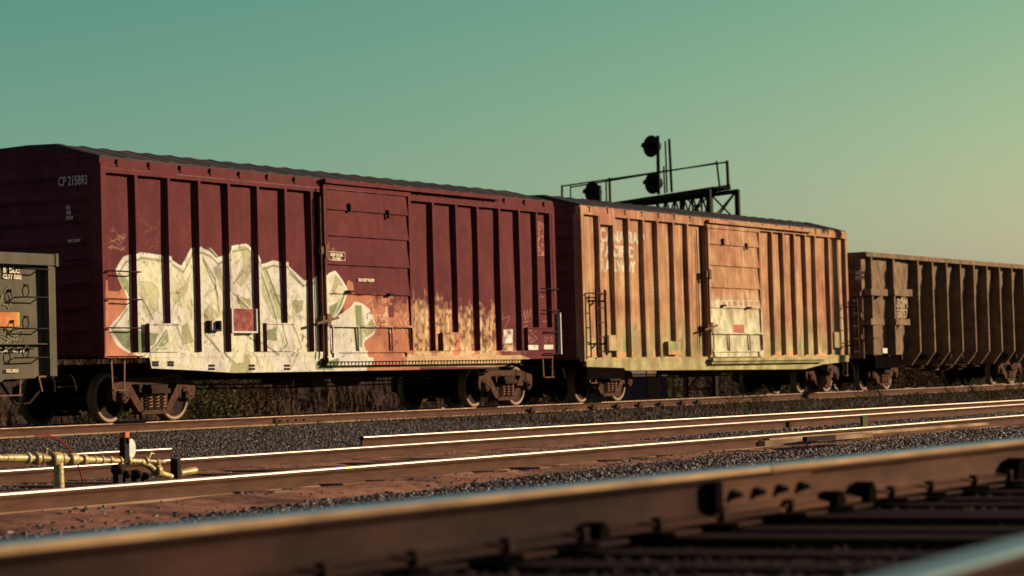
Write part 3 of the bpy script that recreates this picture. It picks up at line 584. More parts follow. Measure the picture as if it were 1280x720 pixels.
q = MB(); q.box(p0[0], p1[0], .02, .05, p1[1], p0[1]); pl = q.build('placard', M['redplac'], red)
q = MB(); q.box(p0[0]-.03, p0[0], -.02, .08, p1[1]-.03, p0[1]); q.box(p1[0], p1[0]+.03, -.02, .08, p1[1]-.03, p0[1]); q.box(p0[0], p1[0], -.02, .08, p1[1]-.03, p1[1]); q.build('placard_frame', M['white'], pl)
p0 = wp([(500, 435)], 120, 280, 3.6, y=.07)[0]; p1 = wp([(552, 483)], 120, 280, 3.6, y=.07)[0]
q = MB(); q.box(p0[0], p0[0]+.05, .0, .09, p1[1]+.03, p0[1]); q.box(p1[0]-.05, p1[0], .0, .09, p1[1]+.03, p0[1]); q.box(p0[0], p1[0], .0, .09, p1[1], p1[1]+.03); q.build('bracket', M['iron'], red)
for k, py in enumerate((339, 374, 410, 446)):
    z = onY(140, py, YW).z; rung(red, .08, .92, z, -.07)
for py, in ((361,), (388,), (415,), (442,)):
    z = onY(680, py, YW).z; rung(red, 14.95, 15.56, z, -.08)
q = MB(); q.box(15.575, 15.61, -.09, .04, onY(699, 443, YW).z, onY(697, 391, YW).z); q.build('ladder_stile', M['white'], red)
stirrup(red, .2, .62, .56, 1.12); stirrup(red, 14.95, 15.45, .60, 1.1)
for px, in ((270,), (338,), (522,), (703,), (862,)):
    q = MB()
    for dx in (-7, 7):
        for py in (622, 634) if px < 400 else (637, 652):
            p = wp([(px+dx, py)], 120, 280, 3.6, y=0)[0]; q.box(p[0]-.035, p[0]+.035, -.004, .012, p[1]-.018, p[1]+.018)
    q.build('sill_slot', M['iron'], red)
bogie(red, 1.95); bogie(red, 14.12); coupler(red, 0, -1); coupler(red, 15.6, 1); underframe(red, 15.6, 1)
# ladder on the left end plus its numbers
for z in (1.5, 1.9, 2.3, 2.7): grab(red, [(-.02, .25, z), (-.09, .25, z), (-.09, .75, z), (-.02, .75, z)], .011, 'iron')
def endtext(s, px, py, h, wd_px):
    a = onX(px, py, X1-.035); b = onX(px+wd_px, py, X1-.035)
    return text(s, h, M['letterend'], red, (-.062, a.y-YW, a.z), (math.pi/2, 0, -math.pi/2), width=abs(a.y-b.y), off=.004)
endtext('CP 215893', 74, 233, .22, 36); endtext('XF6\nXPB\nDOW', 84, 262, .085, 9); endtext('MAY 25 07', 86, 303, .06, 16)
p = wp([(145, 345)], 360, 200, 2.77, y=-.05)[0]
def walltext(car, s, px, py, h, wpx, X0=X1, y=-.062, mt='tagp', off=.006, label=None):
    a = onY(px, py, YW+y); b = onY(px+wpx, py, YW+y)
    return text(s, h, M[mt], car, (a.x-X0, y, a.z), width=b.x-a.x, off=off, label=label)
walltext(red, 'KEEP DOOR\n   CLOSED', 413, 320, .075, 16)
a = onY(411, 325, YW-.06); b = onY(431, 316, YW-.06); q = MB()
for (x0, x1, z0, z1) in ((a.x, b.x, a.z, a.z+.012), (a.x, b.x, b.z, b.z+.012), (a.x, a.x+.012, a.z, b.z), (b.x, b.x+.012, a.z, b.z)): q.box(x0-X1, x1-X1, -.062, -.058, z0, z1)
q.build('notice_border', M['tagp'], red)
walltext(red, 'DO NOT HUMP', 448, 351.5, .075, 20)
# thin scratched tags high on the red panels
def scribble(car, px, py, wpx, hpx, n, seed, X0=X1, mt='chalk', y=.055):
    rr = random.Random(seed); m = MB(); 
    for k in range(n):
        x = px+rr.random()*wpx; z = py+rr.random()*hpx; P = []
        for j in range(rr.randint(3, 5)):
            q = onY(x, z, YW+y); P.append((q.x-X0, y+.02, q.z)); x += rr.uniform(-.35, .35)*wpx; z += rr.uniform(-.28, .28)*hpx; x = min(max(x, px), px+wpx); z = min(max(z, py), py+hpx)
        for p, q in zip(P[:-1], P[1:]):
            d = Vector(q)-Vector(p); nn = Vector((-d.z, 0, d.x)).normalized()*.006; p = Vector(p); q = Vector(q); m.add([p-nn, q-nn, q+nn, p+nn], [(0, 1, 2, 3)])
    return m.build('tag_scrawl', M[mt], car)
M['chalk'] = mat('chalk_scrawl', A(176, 108, 86), .8, .2, 10, bump=0)
# ------------------------------------------------------------------ orange boxcar
X2 = X1+16.828; Z2 = 4.17
rl2 = [(u+.11, .97, Z2) for u in (.72, 1.43, 2.19, 2.95, 3.69, 4.54, 5.32)]; rl2[1] = (1.54, .97, 3.98); rl2[5] = (4.65, 1.36, Z2)
rr2 = [(u+.10, 1.02, Z2) for u in (10.37, 11.08, 11.81, 12.56, 13.21, 14.16)]
belly2 = [(.1, .97), (.1, .80), (1.9, .76), (2.0, .70), (12.4, .64), (13.7, .76), (15.5, .82), (15.5, .97)]
tan = boxcar('faded orange boxcar lettered Canadian Pacific Railway, between the red boxcar and the brown gondola', X2, 'tan', 'tanend', rl2, rr2, (6.40, 9.66, .97, 4.20), Z2, .97, belly=belly2)
door_part(tan, 'tan', 6.44, 9.62, .98, 4.20, [3.72, 3.20, 2.66, 2.17], 1.54)
track_rail(tan, 'tan', 6.4, 13.5, .90); q = MB(); q.box(6.5, 13.0, -.10, .0, 4.24, 4.31); q.build('upper_track', M['tan'], tan)
q = MB(); q.box(.9, 1.66, -.006, .09, 3.98, Z2); q.build('post_cap', M['tan'], tan)
for (a, b, z0, z1) in ((4.2, 4.85, 1.05, 1.36), (1.15, 1.6, 1.15, 1.5), (14.45, 14.9, 1.20, 1.62)): q = MB(); q.box(a, b, -.02, .1, z0, z1); q.build('jacking_plate', M['tan'], tan)
def side_ladder(car, u0, u1, z0, z1):
    m = MB()
    for u in (u0, u1): m.box(u-.015, u+.015, -.20, -.15, z0, z1)
    for k in range(5): z = z0+.08+k*(z1-z0-.16)/4; m.tube([(u0, -.175, z), (u1, -.175, z)], .012, 6)
    for z in (z0+.25, z1-.25): m.bar((u0, -.18, z), (u0, .05, z), .05, .04); m.bar((u1, -.18, z), (u1, .05, z), .05, .04)
    m.build('ladder', M['frame'], car)
side_ladder(tan, .28, .72, 1.05, 2.5); side_ladder(tan, 15.33, 15.75, 1.0, 2.55); grab(tan, [(.12, .02, 2.42), (.12, -.1, 2.42), (.95, -.1, 2.42), (.95, .02, 2.42)], .014)
stirrup(tan, .25, .65, .45, .9); stirrup(tan, 15.1, 15.5, .45, .9)
q = MB(); q.box(.12, 1.98, .02, .12, .52, .78); q.build('end_void_box', M['void'], tan)  # black box for the dark opening, shade put into its colour
bogie(tan, onY(762, 487, YW+.5).x-X2); bogie(tan, onY(1028, 475, YW+.5).x-X2); coupler(tan, 0, -1); coupler(tan, 15.6, 1); underframe(tan, 15.6, 2)
def cplet(s, py, wpx, h):
    # small capitals: the first letter taller
    a = onY(749, py, YW+.07); b = onY(749+wpx, py, YW+.07); w0 = (b.x-a.x)
    text(s[0], h*1.5, M['letter'], tan, (a.x-X2, .072, a.z-.02), width=h*.72, off=.022)
    text(s[1:], h*1.22, M['letter'], tan, (a.x-X2+h*.95, .072, a.z), width=w0-h*.95, off=.018)
walltext(tan, 'CP 85631', 800, 368, .16, 14, X2, .072, 'letter', .008) if 0 else None
# ------------------------------------------------------------------ brown gondola on the right
X3 = 67.05; G = thing('gondola', 'rust brown high sided gondola with tapered side posts, behind the orange boxcar', 'gondola', (X3, YW, 0)); LG = 17.5; ZT = 3.86
def gy(z, u=9): return (.225+.20*max(0, (3.6-z)/2.3)**.8)*(1 if u > 4 else .62+.38*max(0, (u-3)))
m = MB(); us = np.linspace(.0, LG, 330)
def gside(u, z):
    return (u, gy(z, u)-.018*math.sin(u*5.11+1.3*math.sin(z*2.3))*math.exp(-((z-3.0)/.9)**2)-.02*math.sin(u*11+z*6)*math.sin(z*5.1)-.010*math.sin(u*23+z*13), z)
m.sheet(gside, [float(a) for a in us], [1.0+i*(ZT-.12-1.0)/26 for i in range(27)], True)
m.sheet(lambda u, z: (u, 3.15-gy(z)+.0, z), [LG, 0], [.9, 3.8]); m.box(.1, LG-.1, .62, 2.5, .92, 1.02); m.build('side_sheet', M['brown'], G)
m = MB(); m.box(0, LG, -.03, .16, ZT-.13, ZT); m.box(0, LG, 2.95, 3.18, ZT-.13, ZT); m.box(0, .12, .16, 2.95, ZT-.13, ZT); m.box(LG-.12, LG, .16, 2.95, ZT-.13, ZT); m.build('top_rail', M['brown'], G)
m = MB(); m.box(LG-.06, LG-.02, .14, 3.0, .9, ZT-.13); m.build('end_wall', M['brown'], G); m = MB(); m.box(.02, .06, .14, 3.0, .9, ZT-.13)
for z in (1.5, 2.1, 2.7, 3.3): m.box(-.07, .018, .16, 3.0, z-.06, z+.06)
m.build('end_wall', M['brown'], G)
def gpost(u, w_=.09, z0=1.07):
    m = MB(); m.add([(u, -.0, ZT-.13), (u+w_, -.0, ZT-.13), (u+w_, .0, z0), (u, .0, z0), (u-.0, .75, ZT-.13), (u+w_, .75, ZT-.13), (u+w_, .75, z0), (u, .75, z0)], [(0, 1, 2, 3), (0, 3, 7, 4), (1, 5, 6, 2), (3, 2, 6, 7)][::1])
    m.add([(u, .0, z0), (u+w_, .0, z0), (u+w_, .30, .68), (u, .30, .68), (u, .75, z0), (u+w_, .75, z0), (u+w_, .75, .68), (u, .75, .68)], [(0, 1, 2, 3), (0, 3, 7, 4), (1, 5, 6, 2), (3, 2, 6, 7)]); m.build('side_post', M['brown'], G)
gx = [71.04-X3+1.225*k+.12 for k in range(12)]
for u in gx: gpost(u)
m = MB(); u = 69.05-X3+.1; m.box(u, u+.10, -.01, .6, 1.0, ZT-.13); m.build('bay_post', M['brown'], G); m = MB(); m.box(.42, .52, .0, .5, 1.0, ZT-.13); m.build('bay_post', M['brown'], G)
for (px0, px1, py0, py1) in ((1089, 1109, 361.5, 369), (1118, 1140, 362, 369.5), (1088.5, 1105, 398.5, 406), (1120, 1137, 399, 406)):
    a = onY(px0, py1, YW-.05); b = onY(px1, py0, YW-.05); q = MB(); q.box(a.x-X3, b.x-X3, -.06, .3, a.z, b.z); q.build('step_board', M['brown'], G)
q = MB(); a = onY(1091, 442, YW); q.box(a.x-X3, a.x-X3+.75, -.03, .3, a.z, a.z+.12); q.build('step_board', M['brown'], G)
a = onY(1103.5, 441.5, YW-.06); q = MB(); q.box(a.x-X3, a.x-X3+.35, -.065, -.035, a.z, a.z+.14); q.build('reflector', M['white'], G)
rung(G, a.x-X3-.75, a.x-X3-.25, onY(1095, 422, YW).z, -.08, .3, 'ironlit')
for b_, py_t, sz_, yy_ in (('SOM', 384, .36, .10), ('50757', 397, .36, .115)):
    a = onY(1121.5, py_t, YW+yy_); b = onY(1134.5, py_t, YW+yy_); text(b_, sz_, M['dimletter'], G, (a.x-X3, yy_, a.z), width=b.x-a.x, off=.012)
m = MB(); m.add([(onX(1069+dx, 339+dy, X3-.08).x-X3, onX(1069+dx, 339+dy, X3-.08).y-YW, onX(1069+dx, 339+dy, X3-.08).z) for dx, dy in ((0, 0), (0, 4), (11, 4), (11, 0))]+[(onX(1069+dx, 345+dy, X3-.08).x-X3, onX(1069+dx, 345+dy, X3-.08).y-YW, onX(1069+dx, 345+dy, X3-.08).z) for dx, dy in ((0, 0), (0, 4), (11, 4), (11, 0))], [(0, 1, 2, 3), (4, 5, 6, 7)]); m.build('faded_number_patch', M['letterend'], G)
bogie(G, onY(1104, 474, YW+.5).x-X3); bogie(G, onY(1262, 462, YW+.5).x-X3); coupler(G, 0, -1); underframe(G, LG-1.6, 3)
m = MB(); m.box(1.0, 2.8, .2, .5, .62, .95); m.build('bay_void_box', M['void'], G)  # box coloured black to paint the shade under the end bay
# ------------------------------------------------------------------ grey-green gondola at the left edge
XL = 32.03; LH = 12.0; H = thing('gondola', 'low grey green gondola with an orange placard, cut off at the left edge', 'gondola', (XL-LH, YW, 0))
m = MB(); m.sheet(lambda u, z: (u, .10-.012*math.sin(u*3.3+z), z), [LH*i/60 for i in range(61)], [.80+i*1.74/8 for i in range(9)], True)
m.box(0, LH, 2.9, 3.1, .8, 2.6); m.box(LH-.10, LH-.02, .11, 2.9, .85, 2.6); m.box(0, .08, .11, 2.9, .85, 2.6); m.box(0, LH, .3, 2.9, .86, .95); m.build('side_sheet', M['olive'], H)
m = MB(); m.box(0, LH+.04, -.06, .16, 2.55, 2.73); m.box(0, LH+.02, 2.9, 3.12, 2.55, 2.73); m.box(LH-.12, LH+.03, .16, 2.9, 2.56, 2.72); m.box(LH-.02, LH+.05, -.075, -.0601, 2.54, 2.74); m.build('top_rail', M['olive'], H)
m = MB(); m.box(LH-.17, LH, -.04, .12, .80, 2.55); m.build('corner_post', M['olive'], H)
m = MB(); m.prism([(0, .72), (0, .80), (LH, .80), (LH, .86), (LH, .78), (LH-1.2, .76), (LH-1.3, .72)], .02, .1); m.box(0, LH, -.01, .09, 1.30, 1.315); m.box(0, LH-.4, -.02, .09, .80, 1.05) if 0 else None; m.build('side_sill', M['olive'], H)
for k, py in enumerate((337, 372, 411, 447)):
    z = onY(55, py, YW-.05).z; x0 = onY(29 if k else 26, py, YW-.1).x-XL+LH; x1 = onY(60, py, YW-.1).x-XL+LH
    rung(H, x0, x1, z, -.11, .08, 'iron', .012)
    if k: m = MB(); m.tube([(x0+.06+.075*math.cos(a_), -.10, z+.09+.085*math.sin(a_)) for a_ in [math.pi*(-.4+1.7*q/14) for q in range(15)]], .010, 6); m.box(x0+.03, x0+.12, -.12, -.08, z+.16, z+.20); m.build('rope_ring', M['iron'], H)
a = onY(-14, 408, YW+.05); b = onY(25, 390.5, YW+.05); q = MB(); q.box(a.x-XL+LH, b.x-XL+LH, .06, .085, a.z, b.z); q.build('placard', M['orange'], H)
walltext(H, 'S  BLC', 4, 340.5, .10, 21, XL-LH, .068, 'tagp', .006); walltext(H, 'CLTT 3262', 4, 348, .10, 23, XL-LH, .068, 'tagp', .006)
walltext(H, 'LOAD LIMIT', -4, 440, .085, 36, XL-LH, .068, 'tagp', .005); walltext(H, 'ROLL BRNG', 8, 465.5, .07, 15, XL-LH, .068, 'tagp', .004)
M['scr'] = mat('pale_scrawl', A(150, 128, 88), .8, .2, 10, bump=0)
scribble(H, -8, 411, 38, 27, 34, 8, XL-LH, 'scr', .058); scribble(H, 0, 352, 16, 36, 5, 9, XL-LH, 'scr', .055)
for k in range(6): q = MB(); q.box(LH-1.6+k*.2, LH-1.5+k*.2, -.0, .09, 1.22, 1.245); q.build('sill_slot', M['iron'], H)
stirrup(H, LH-1.4, LH-.75, .52, .8); q = MB(); q.bar((LH-.42, 0, .80), (LH-.34, 0, .56), .03); q.bar((LH-.1, .02, .80), (LH-.42, .02, .79), .03); q.build('step', M['ironlit'], H)
bogie(H, LH-2.05); coupler(H, LH, 1); q = MB(); q.box(.2, LH-.2, 1.38, 1.74, .60, .86); q.build('underframe', M['under'], H)
# ------------------------------------------------------------------ rails
def rail(label, P0, P1, top, hgt=.17, hot='railtop', name='rail', cuts=1, web='rail'):
    # profile across (a = lateral, b = height below top)
    hw = .036 if hot != 'railtopn' else .044; fl = -hgt
    prof_head = [(-hw-.0006, -.015), (-hw+.0022, -.0080), (-hw+.005, -.003), (-hw+.011, -.0008), (-.012, .0), (.012, .0), (hw-.011, -.0008), (hw-.005, -.003), (hw-.0022, -.0080), (hw+.0006, -.015)]
    body = [(hw, -.015), (hw, -.030), (hw-.004, -.042), (.012, -.050), (.009, -.065), (.008, fl+.05), (.014, fl+.032), (.068, fl+.016)]
    body = body+[(-a_, b_) for a_, b_ in body[::-1]]; foot = [(.068, fl+.016), (.073, fl+.012), (.074, fl), (-.074, fl), (-.073, fl+.012), (-.068, fl+.016), (-.030, fl+.0275)]
    P0 = Vector((*P0, top)); P1 = Vector((*P1, top)); d = (P1-P0); Lr = d.length; ang = math.atan2(d.y, d.x)
    R_ = thing(name, label, 'rail', P0, None, ang)
    def ext(prof, nm, mt):
        m = MB(); n = len(prof); xs = [Lr*i/cuts for i in range(cuts+1)]
        V = [(x, a, b) for x in xs for a, b in prof]; m.add(V, [(i*n+j, i*n+j+1, (i+1)*n+j+1, (i+1)*n+j) for i in range(cuts) for j in range(n-1)], True); o = m.build(nm, M[mt], R_); return o
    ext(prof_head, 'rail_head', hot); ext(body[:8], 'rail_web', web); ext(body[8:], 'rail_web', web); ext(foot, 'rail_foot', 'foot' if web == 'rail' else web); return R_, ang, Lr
XF = 420
r_train, _, _ = rail('rusty rail under the near wheels of the freight cars', (10, 27.10), (XF, 27.10), 0, .17, 'railtopt')
rail('rusty rail under the far wheels of the freight cars', (10, 28.60), (XF, 28.60), 0, .17, 'railtopt')
rail('bright rail in front of the yellow pipe, nearest of the sharp rails', (3, 11.78), (XF, 12.3), -.18, .165)
r2_, _, _ = rail('bright rail just behind the yellow pipe, second of the sharp rails', (3, 15.55), (XF, 15.55), -.18, .165)
xj = onY(988, 531, 15.5).x-3; q = MB(); q.box(xj-.05, xj+.05, -.05, -.012, -.15, -.03); q.build('joint_bar', M['iron'], r2_)
p3a = onZ(98, 565.5, -.18); p3b = onZ(1280, 499.3, -.18); dr = (p3b-p3a).normalized()
p3s = onZ(452, 545.5, -.18)
rail('bright rail closest to the ballast strip below the boxcars', (p3s.x, p3s.y), ((p3b+dr*120).x, (p3b+dr*120).y), -.18, .165)
p3t = onZ(212, 559.5, -.18)
rail('short bright rail end behind the yellow pipe', ((p3a-dr*3).x, (p3a-dr*3).y), (p3t.x, p3t.y), -.18, .165)
XJ = onY(952, 600, 3.85).x
rn, an, Ln = rail('blurred dark foreground rail ending at a bolted joint bar', (-2, 3.85), (XJ-.004, 3.85), .15, .18, 'railtopn', web='raild')
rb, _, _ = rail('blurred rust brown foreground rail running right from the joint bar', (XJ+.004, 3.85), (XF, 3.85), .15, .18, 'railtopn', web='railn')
q1 = onZ(1099, 722, .15); q2 = onZ(1280, 673, .15); dq = (q2-q1).normalized()
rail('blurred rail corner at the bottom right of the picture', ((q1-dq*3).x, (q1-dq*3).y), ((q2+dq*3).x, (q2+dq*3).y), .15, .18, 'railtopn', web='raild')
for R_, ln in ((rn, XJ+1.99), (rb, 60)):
    m = MB(); m.add([(x, -.0445-.0005, z) for x in (0, ln) for z in (-.0098, -.027)]+[(x, -.0445+.004, -.0275) for x in (0, ln)], [(0, 2, 3, 1)]); m.build('worn_edge_glint', M['edge'], R_)  # strip painted as the sun's glint along the worn head corner
# joint bar and bolts on the foreground rail, nearest face (negative y)
def jointbar(R_, x0, x1, hgt=.18, side=-1):
    m = MB(); m.prism([(x0, -.048), (x1, -.048), (x1, -hgt+.03), (x0, -hgt+.03)], side*.032, side*.012) ; m.prism([(x0, -hgt+.045), (x1, -hgt+.045), (x1, -hgt+.022), (x0, -hgt+.022)], side*.06, side*.0322); m.prism([(x0, -.045), (x1, -.045), (x1, -.062), (x0, -.062)], side*.036, side*.0322)
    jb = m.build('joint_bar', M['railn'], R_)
    for k in range(4):
        b = MB(); x = x0+(x1-x0)*(k+.5)/4; b.lathe([(.0, -.055), (.02, -.055), (.02, -.033)], (x, 0, -hgt*.53), 'y', 6, False); b.lathe([(.0, -.075), (.011, -.075), (.011, -.05)], (x, 0, -hgt*.53), 'y', 8); b.build('bolt', M['iron'], jb)
a = onY(898, 600, 3.82).x+2; b = onY(1012, 600, 3.82).x+2; jointbar(rn, a, b)
q = MB(); q.box(a-.085, a-.03, -.06, -.01, -.15, -.045); q.build('rail_anchor', M['void'], rn)
# rail anchors, plates and spikes where the ties pass
tx = [1.5+.52*k for k in range(38)]
for k, x in enumerate(tx):
    X = x+random.uniform(-.05, .05); pr = rn if X < XJ else rb; loc = X+2 if X < XJ else X-XJ-.004
    if 4.0 < X < 20:
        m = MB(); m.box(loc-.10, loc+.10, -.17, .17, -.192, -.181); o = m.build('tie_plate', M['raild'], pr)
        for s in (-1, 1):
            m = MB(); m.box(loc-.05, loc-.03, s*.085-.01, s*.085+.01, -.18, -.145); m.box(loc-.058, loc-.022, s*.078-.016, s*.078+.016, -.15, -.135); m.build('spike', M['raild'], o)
        pass
    t = MB(); j = random.uniform(-.06, .06); z = -.044+random.uniform(-.02, 0)
    t.add([(X-.11, 1.75+j, z), (X+.11, 1.75+j, z), (X+.115+j*.6, 4.50+j, z), (X-.115+j*.6, 4.50+j, z), (X-.11, 1.75+j, z-.17), (X+.11, 1.75+j, z-.17), (X+.115, 4.50+j, z-.17), (X-.115, 4.50+j, z-.17)], [(0, 1, 2, 3), (0, 4, 5, 1), (1, 5, 6, 2), (2, 6, 7, 3), (3, 7, 4, 0)])
    if X > 3.5: o = t.build('wooden_tie', M['tie'], None); tag(o, 'dark creosoted wooden tie under the blurred foreground rail', 'railway tie', 'wooden ties under the foreground rail')
for px, w_, h_ in ((738, .07, .055), (1037, .09, .055), (1077, .08, .075), (1268, .18, .095), (60, .07, .05)):
    x = onY(px, 620, 3.8).x; pr, lo = (rn, x+2) if x < XJ else (rb, x-XJ-.004); m = MB(); m.prism([(lo-w_/2, -.185), (lo+w_/2, -.185), (lo+w_*.42, -.18+h_*.6), (lo+w_*.1, -.18+h_), (lo-w_*.3, -.18+h_*.85), (lo-w_*.48, -.18+h_*.3)], -.10, -.02); m.build('rail_anchor', M['void'], pr)
# joint on the train's rail and tie plates along it
m = MB(); a = onY(344, 522, 27.06).x-10; b = onY(384, 520, 27.06).x-10; m.box(a, b, -.05, -.012, -.14, -.045); o = m.build('joint_bar', M['rail'], r_train)
for k in range(4): q = MB(); x = a+(b-a)*(k+.5)/4; q.lathe([(0, -.075), (.02, -.075), (.02, -.05)], (x, 0, -.09), 'y', 6, False); q.build('bolt', M['iron'], o)
for px in (742, 772, 800, 826, 853, 873, 640+25):
    a = onY(px, 503, 27.0).x-10; q = MB(); q.box(a-.12, a+.10, -.13, -.06, -.17, -.10); q.box(a-.04, a+.03, -.11, -.05, -.10, -.06); q.build('rail_anchor', M['iron'], r_train)
# ------------------------------------------------------------------ ground
def prof(y):
    P = [(-60, -.4), (-4, -.3), (0, -.085), (5.0, -.085), (6.8, -.42), (9.3, -.43), (9.9, -.40), (10.5, -.385), (10.9, -.40), (11.5, -.33), (12.3, -.33), (13.2, -.36), (14.6, -.36), (15.2, -.325), (16.0, -.32), (17, -.34), (19.2, -.32), (21.0, -.30), (23.6, -.22), (25.6, -.19), (26.8, -.20), (29.4, -.18), (31, -.35), (40, -.45), (5000, -.45)]
    for (a, za), (b, zb) in zip(P[:-1], P[1:]):
        if a <= y <= b: return za+(zb-za)*(y-a)/(b-a)
    return -.45
def hnoise(x, y): return 3.6*min(1, max(0, (x-15.5)/4))*math.exp(-((y-10.25-.02*(x-16))/.45)**2)+ math.sin(x*1.7+y*.9)*math.sin(x*.63-y*1.3+1)*.5+.3*math.sin(x*3.9+y*5.1)*math.sin(y*4.3-x*2.2)
ys = [-60, -20, -8, -4, -2, 0]+[.5*k for k in range(1, 64)]+[33, 36, 40, 50, 70, 120, 300, 900, 3000]
xs = [-200, -50, -20, -8]+[-4+.5*k for k in range(0, 200)]+[98, 102, 110, 125, 150, 200, 300, 500, 1000, 3500]
m = MB(); m.sheet(lambda x, y: (x, y, prof(y)+(.018*hnoise(x, y) if -8 < x < 110 and -3 < y < 33 else 0)), xs, ys, True); gobj = m.build('ground', M['dirt']); tag(gobj, 'bare dusty ground of the rail yard', None, None, 'structure')
def strip(y0, y1, x0, x1, label, name='path', rag=.25, dz=.006, slope=0):
    n = int((x1-x0)/.25); m = MB(); V = []
    for i in range(n+1):
        x = x0+i*.25; a = min(y1-.12, y0+slope*max(0, x-13)+rag*(.6*math.sin(x*.9+y0)+.4*math.sin(x*2.7))); b = y1
        for j in range(7): y = a+(b-a)*j/6; V.append((x, y, prof(y)+.018*hnoise(x, y)+dz+.02*math.sin(j/6*math.pi)))
    m.add(V, [(i*7+j, (i+1)*7+j, (i+1)*7+j+1, i*7+j+1) for i in range(n) for j in range(6)], True); tag(m.build(name, M['rustdust']), label, None, None, 'structure')
strip(10.45, 11.69, 9, 60, 'rust coloured dust along the nearest bright rail', slope=.045)
strip(14.55, 15.45, 20.5, 30, 'rust coloured dust along the second bright rail')
strip(26.5, 27.0, 22, 150, 'rust coloured dust along the train rail', rag=.12)
for k in range(13):
    x = 16.6+k*.62+random.uniform(-.06, .06); t = MB(); j = random.uniform(-.1, .15); za = -.318+random.uniform(-.006, .012)
    t.add([(x-.11, 11.45+j, za), (x+.11, 11.45+j, za), (x+.12, 16.4+j, za), (x-.10, 16.4+j, za), (x-.11, 11.45+j, za-.17), (x+.11, 11.45+j, za-.17), (x+.12, 16.4+j, za-.17), (x-.10, 16.4+j, za-.17)], [(0, 1, 2, 3), (0, 4, 5, 1), (1, 5, 6, 2), (2, 6, 7, 3), (3, 7, 4, 0)])
    tag(t.build('wooden_tie', M['wood'], None), 'weathered wooden tie half buried between the shiny rails near the yellow pipe', 'railway tie', 'half buried ties under the shiny rails')
# GN ballast: stones scattered over strips of the yard
def stones(name, label, x0, x1, y0, y1, dens, s0, s1, maskf, step=.25, lean=0, mt='stone'):
    m = MB(); nx = int((x1-x0)/step)+1; ny = int((y1-y0)/step)+1
    xs_ = [x0+(x1-x0)*i/nx for i in range(nx+1)]; ys_ = [y0+(y1-y0)*j/ny for j in range(ny+1)]
    fan = lambda x, y: x+(y-y0)*lean
    m.sheet(lambda x, y: (fan(x, y), y, prof(y)+.018*hnoise(fan(x, y), y)-.004), xs_, ys_)
    o = m.build(name, M[mt]); at = o.data.attributes.new('dens', 'FLOAT', 'POINT'); at.data.foreach_set('value', [max(0, maskf(v.co.x, v.co.y)) for v in o.data.vertices])
    ng = bpy.data.node_groups.new(name, 'GeometryNodeTree'); ng.interface.new_socket('Geometry', in_out='INPUT', socket_type='NodeSocketGeometry'); ng.interface.new_socket('Geometry', in_out='OUTPUT', socket_type='NodeSocketGeometry')
    N = ng.nodes; Lk = ng.links; gi = N.new('NodeGroupInput'); go = N.new('NodeGroupOutput')
    na = N.new('GeometryNodeInputNamedAttribute'); na.data_type = 'FLOAT'; na.inputs[0].default_value = 'dens'
    mu = N.new('ShaderNodeMath'); mu.operation = 'MULTIPLY'; Lk.new(na.outputs[0], mu.inputs[0]); mu.inputs[1].default_value = dens
    dp_ = N.new('GeometryNodeDistributePointsOnFaces'); Lk.new(gi.outputs[0], dp_.inputs['Mesh']); Lk.new(mu.outputs[0], dp_.inputs['Density'])
    ico = N.new('GeometryNodeMeshIcoSphere'); ico.inputs['Radius'].default_value = 1; ico.inputs['Subdivisions'].default_value = 1
    sm = N.new('GeometryNodeSetMaterial'); sm.inputs['Material'].default_value = M[mt]; Lk.new(ico.outputs[0], sm.inputs[0])
    ip = N.new('GeometryNodeInstanceOnPoints'); Lk.new(dp_.outputs['Points'], ip.inputs['Points']); Lk.new(sm.outputs[0], ip.inputs['Instance'])
    rv = N.new('FunctionNodeRandomValue'); rv.data_type = 'FLOAT_VECTOR'; rv.inputs[1].default_value = (6.3, 6.3, 6.3); Lk.new(rv.outputs[0], ip.inputs['Rotation'])
    rs = N.new('FunctionNodeRandomValue'); rs.data_type = 'FLOAT_VECTOR'; rs.inputs[0].default_value = (s0, s0*.8, s0*.6); rs.inputs[1].default_value = (s1, s1*.85, s1*.7); rs.inputs['Seed'].default_value = 5; Lk.new(rs.outputs[0], ip.inputs['Scale'])
    jg = N.new('GeometryNodeJoinGeometry'); Lk.new(ip.outputs[0], jg.inputs[0]); Lk.new(jg.outputs[0], go.inputs[0])
    md = o.modifiers.new('scatter', 'NODES'); md.node_group = ng; tag(o, label, None, None, 'stuff'); return o
def n2(x, y): return .5+.5*math.sin(x*.8+2*math.sin(y*.7))*math.cos(y*.9+x*.23)
stones('ballast', 'dark crushed stone heaped behind the foreground rail', 9, 42, 8.6, 11.5, 900, .014, .052, lambda x, y: (1 if y < 10.25+.25*math.sin(x*.9)+max(0, (x-13.5))*.10 else .04+.30*max(0, math.sin(x*2.3+y*5)*math.sin(x*.7-y*3)))*(1 if y > 9.2 else .6), lean=.9)
stones('ballast', 'dark crushed stone between the shiny rails', 11, 60, 12.1, 15.3, 620, .012, .046, lambda x, y: 1.0 if (n2(x, y) > .45 or x < 20 or y < 12.6) else .12, lean=1.0)
stones('ballast', 'dark crushed stone behind the second shiny rail', 16, 75, 15.75, 18.3, 480, .012, .044, lambda x, y: .9 if x < 34 or n2(x, y) > .6 else .15, lean=1.0)
stones('ballast', 'dark crushed stone strip in front of the freight cars', 20, 100, 18.6, 26.9, 460, .012, .046, lambda x, y: 1.0 if x < 42 else max(.25, 1-(x-42)/25), lean=1.0)
stones('ballast', 'dark crushed stone between the foreground ties', 3, 22, 1.0, 5.4, 420, .012, .032, lambda x, y: 1 if (abs(((x-1.5)/.52+.5) % 1-.5)*.52 > .13 or y > 4.5) else .05, mt='stoned')
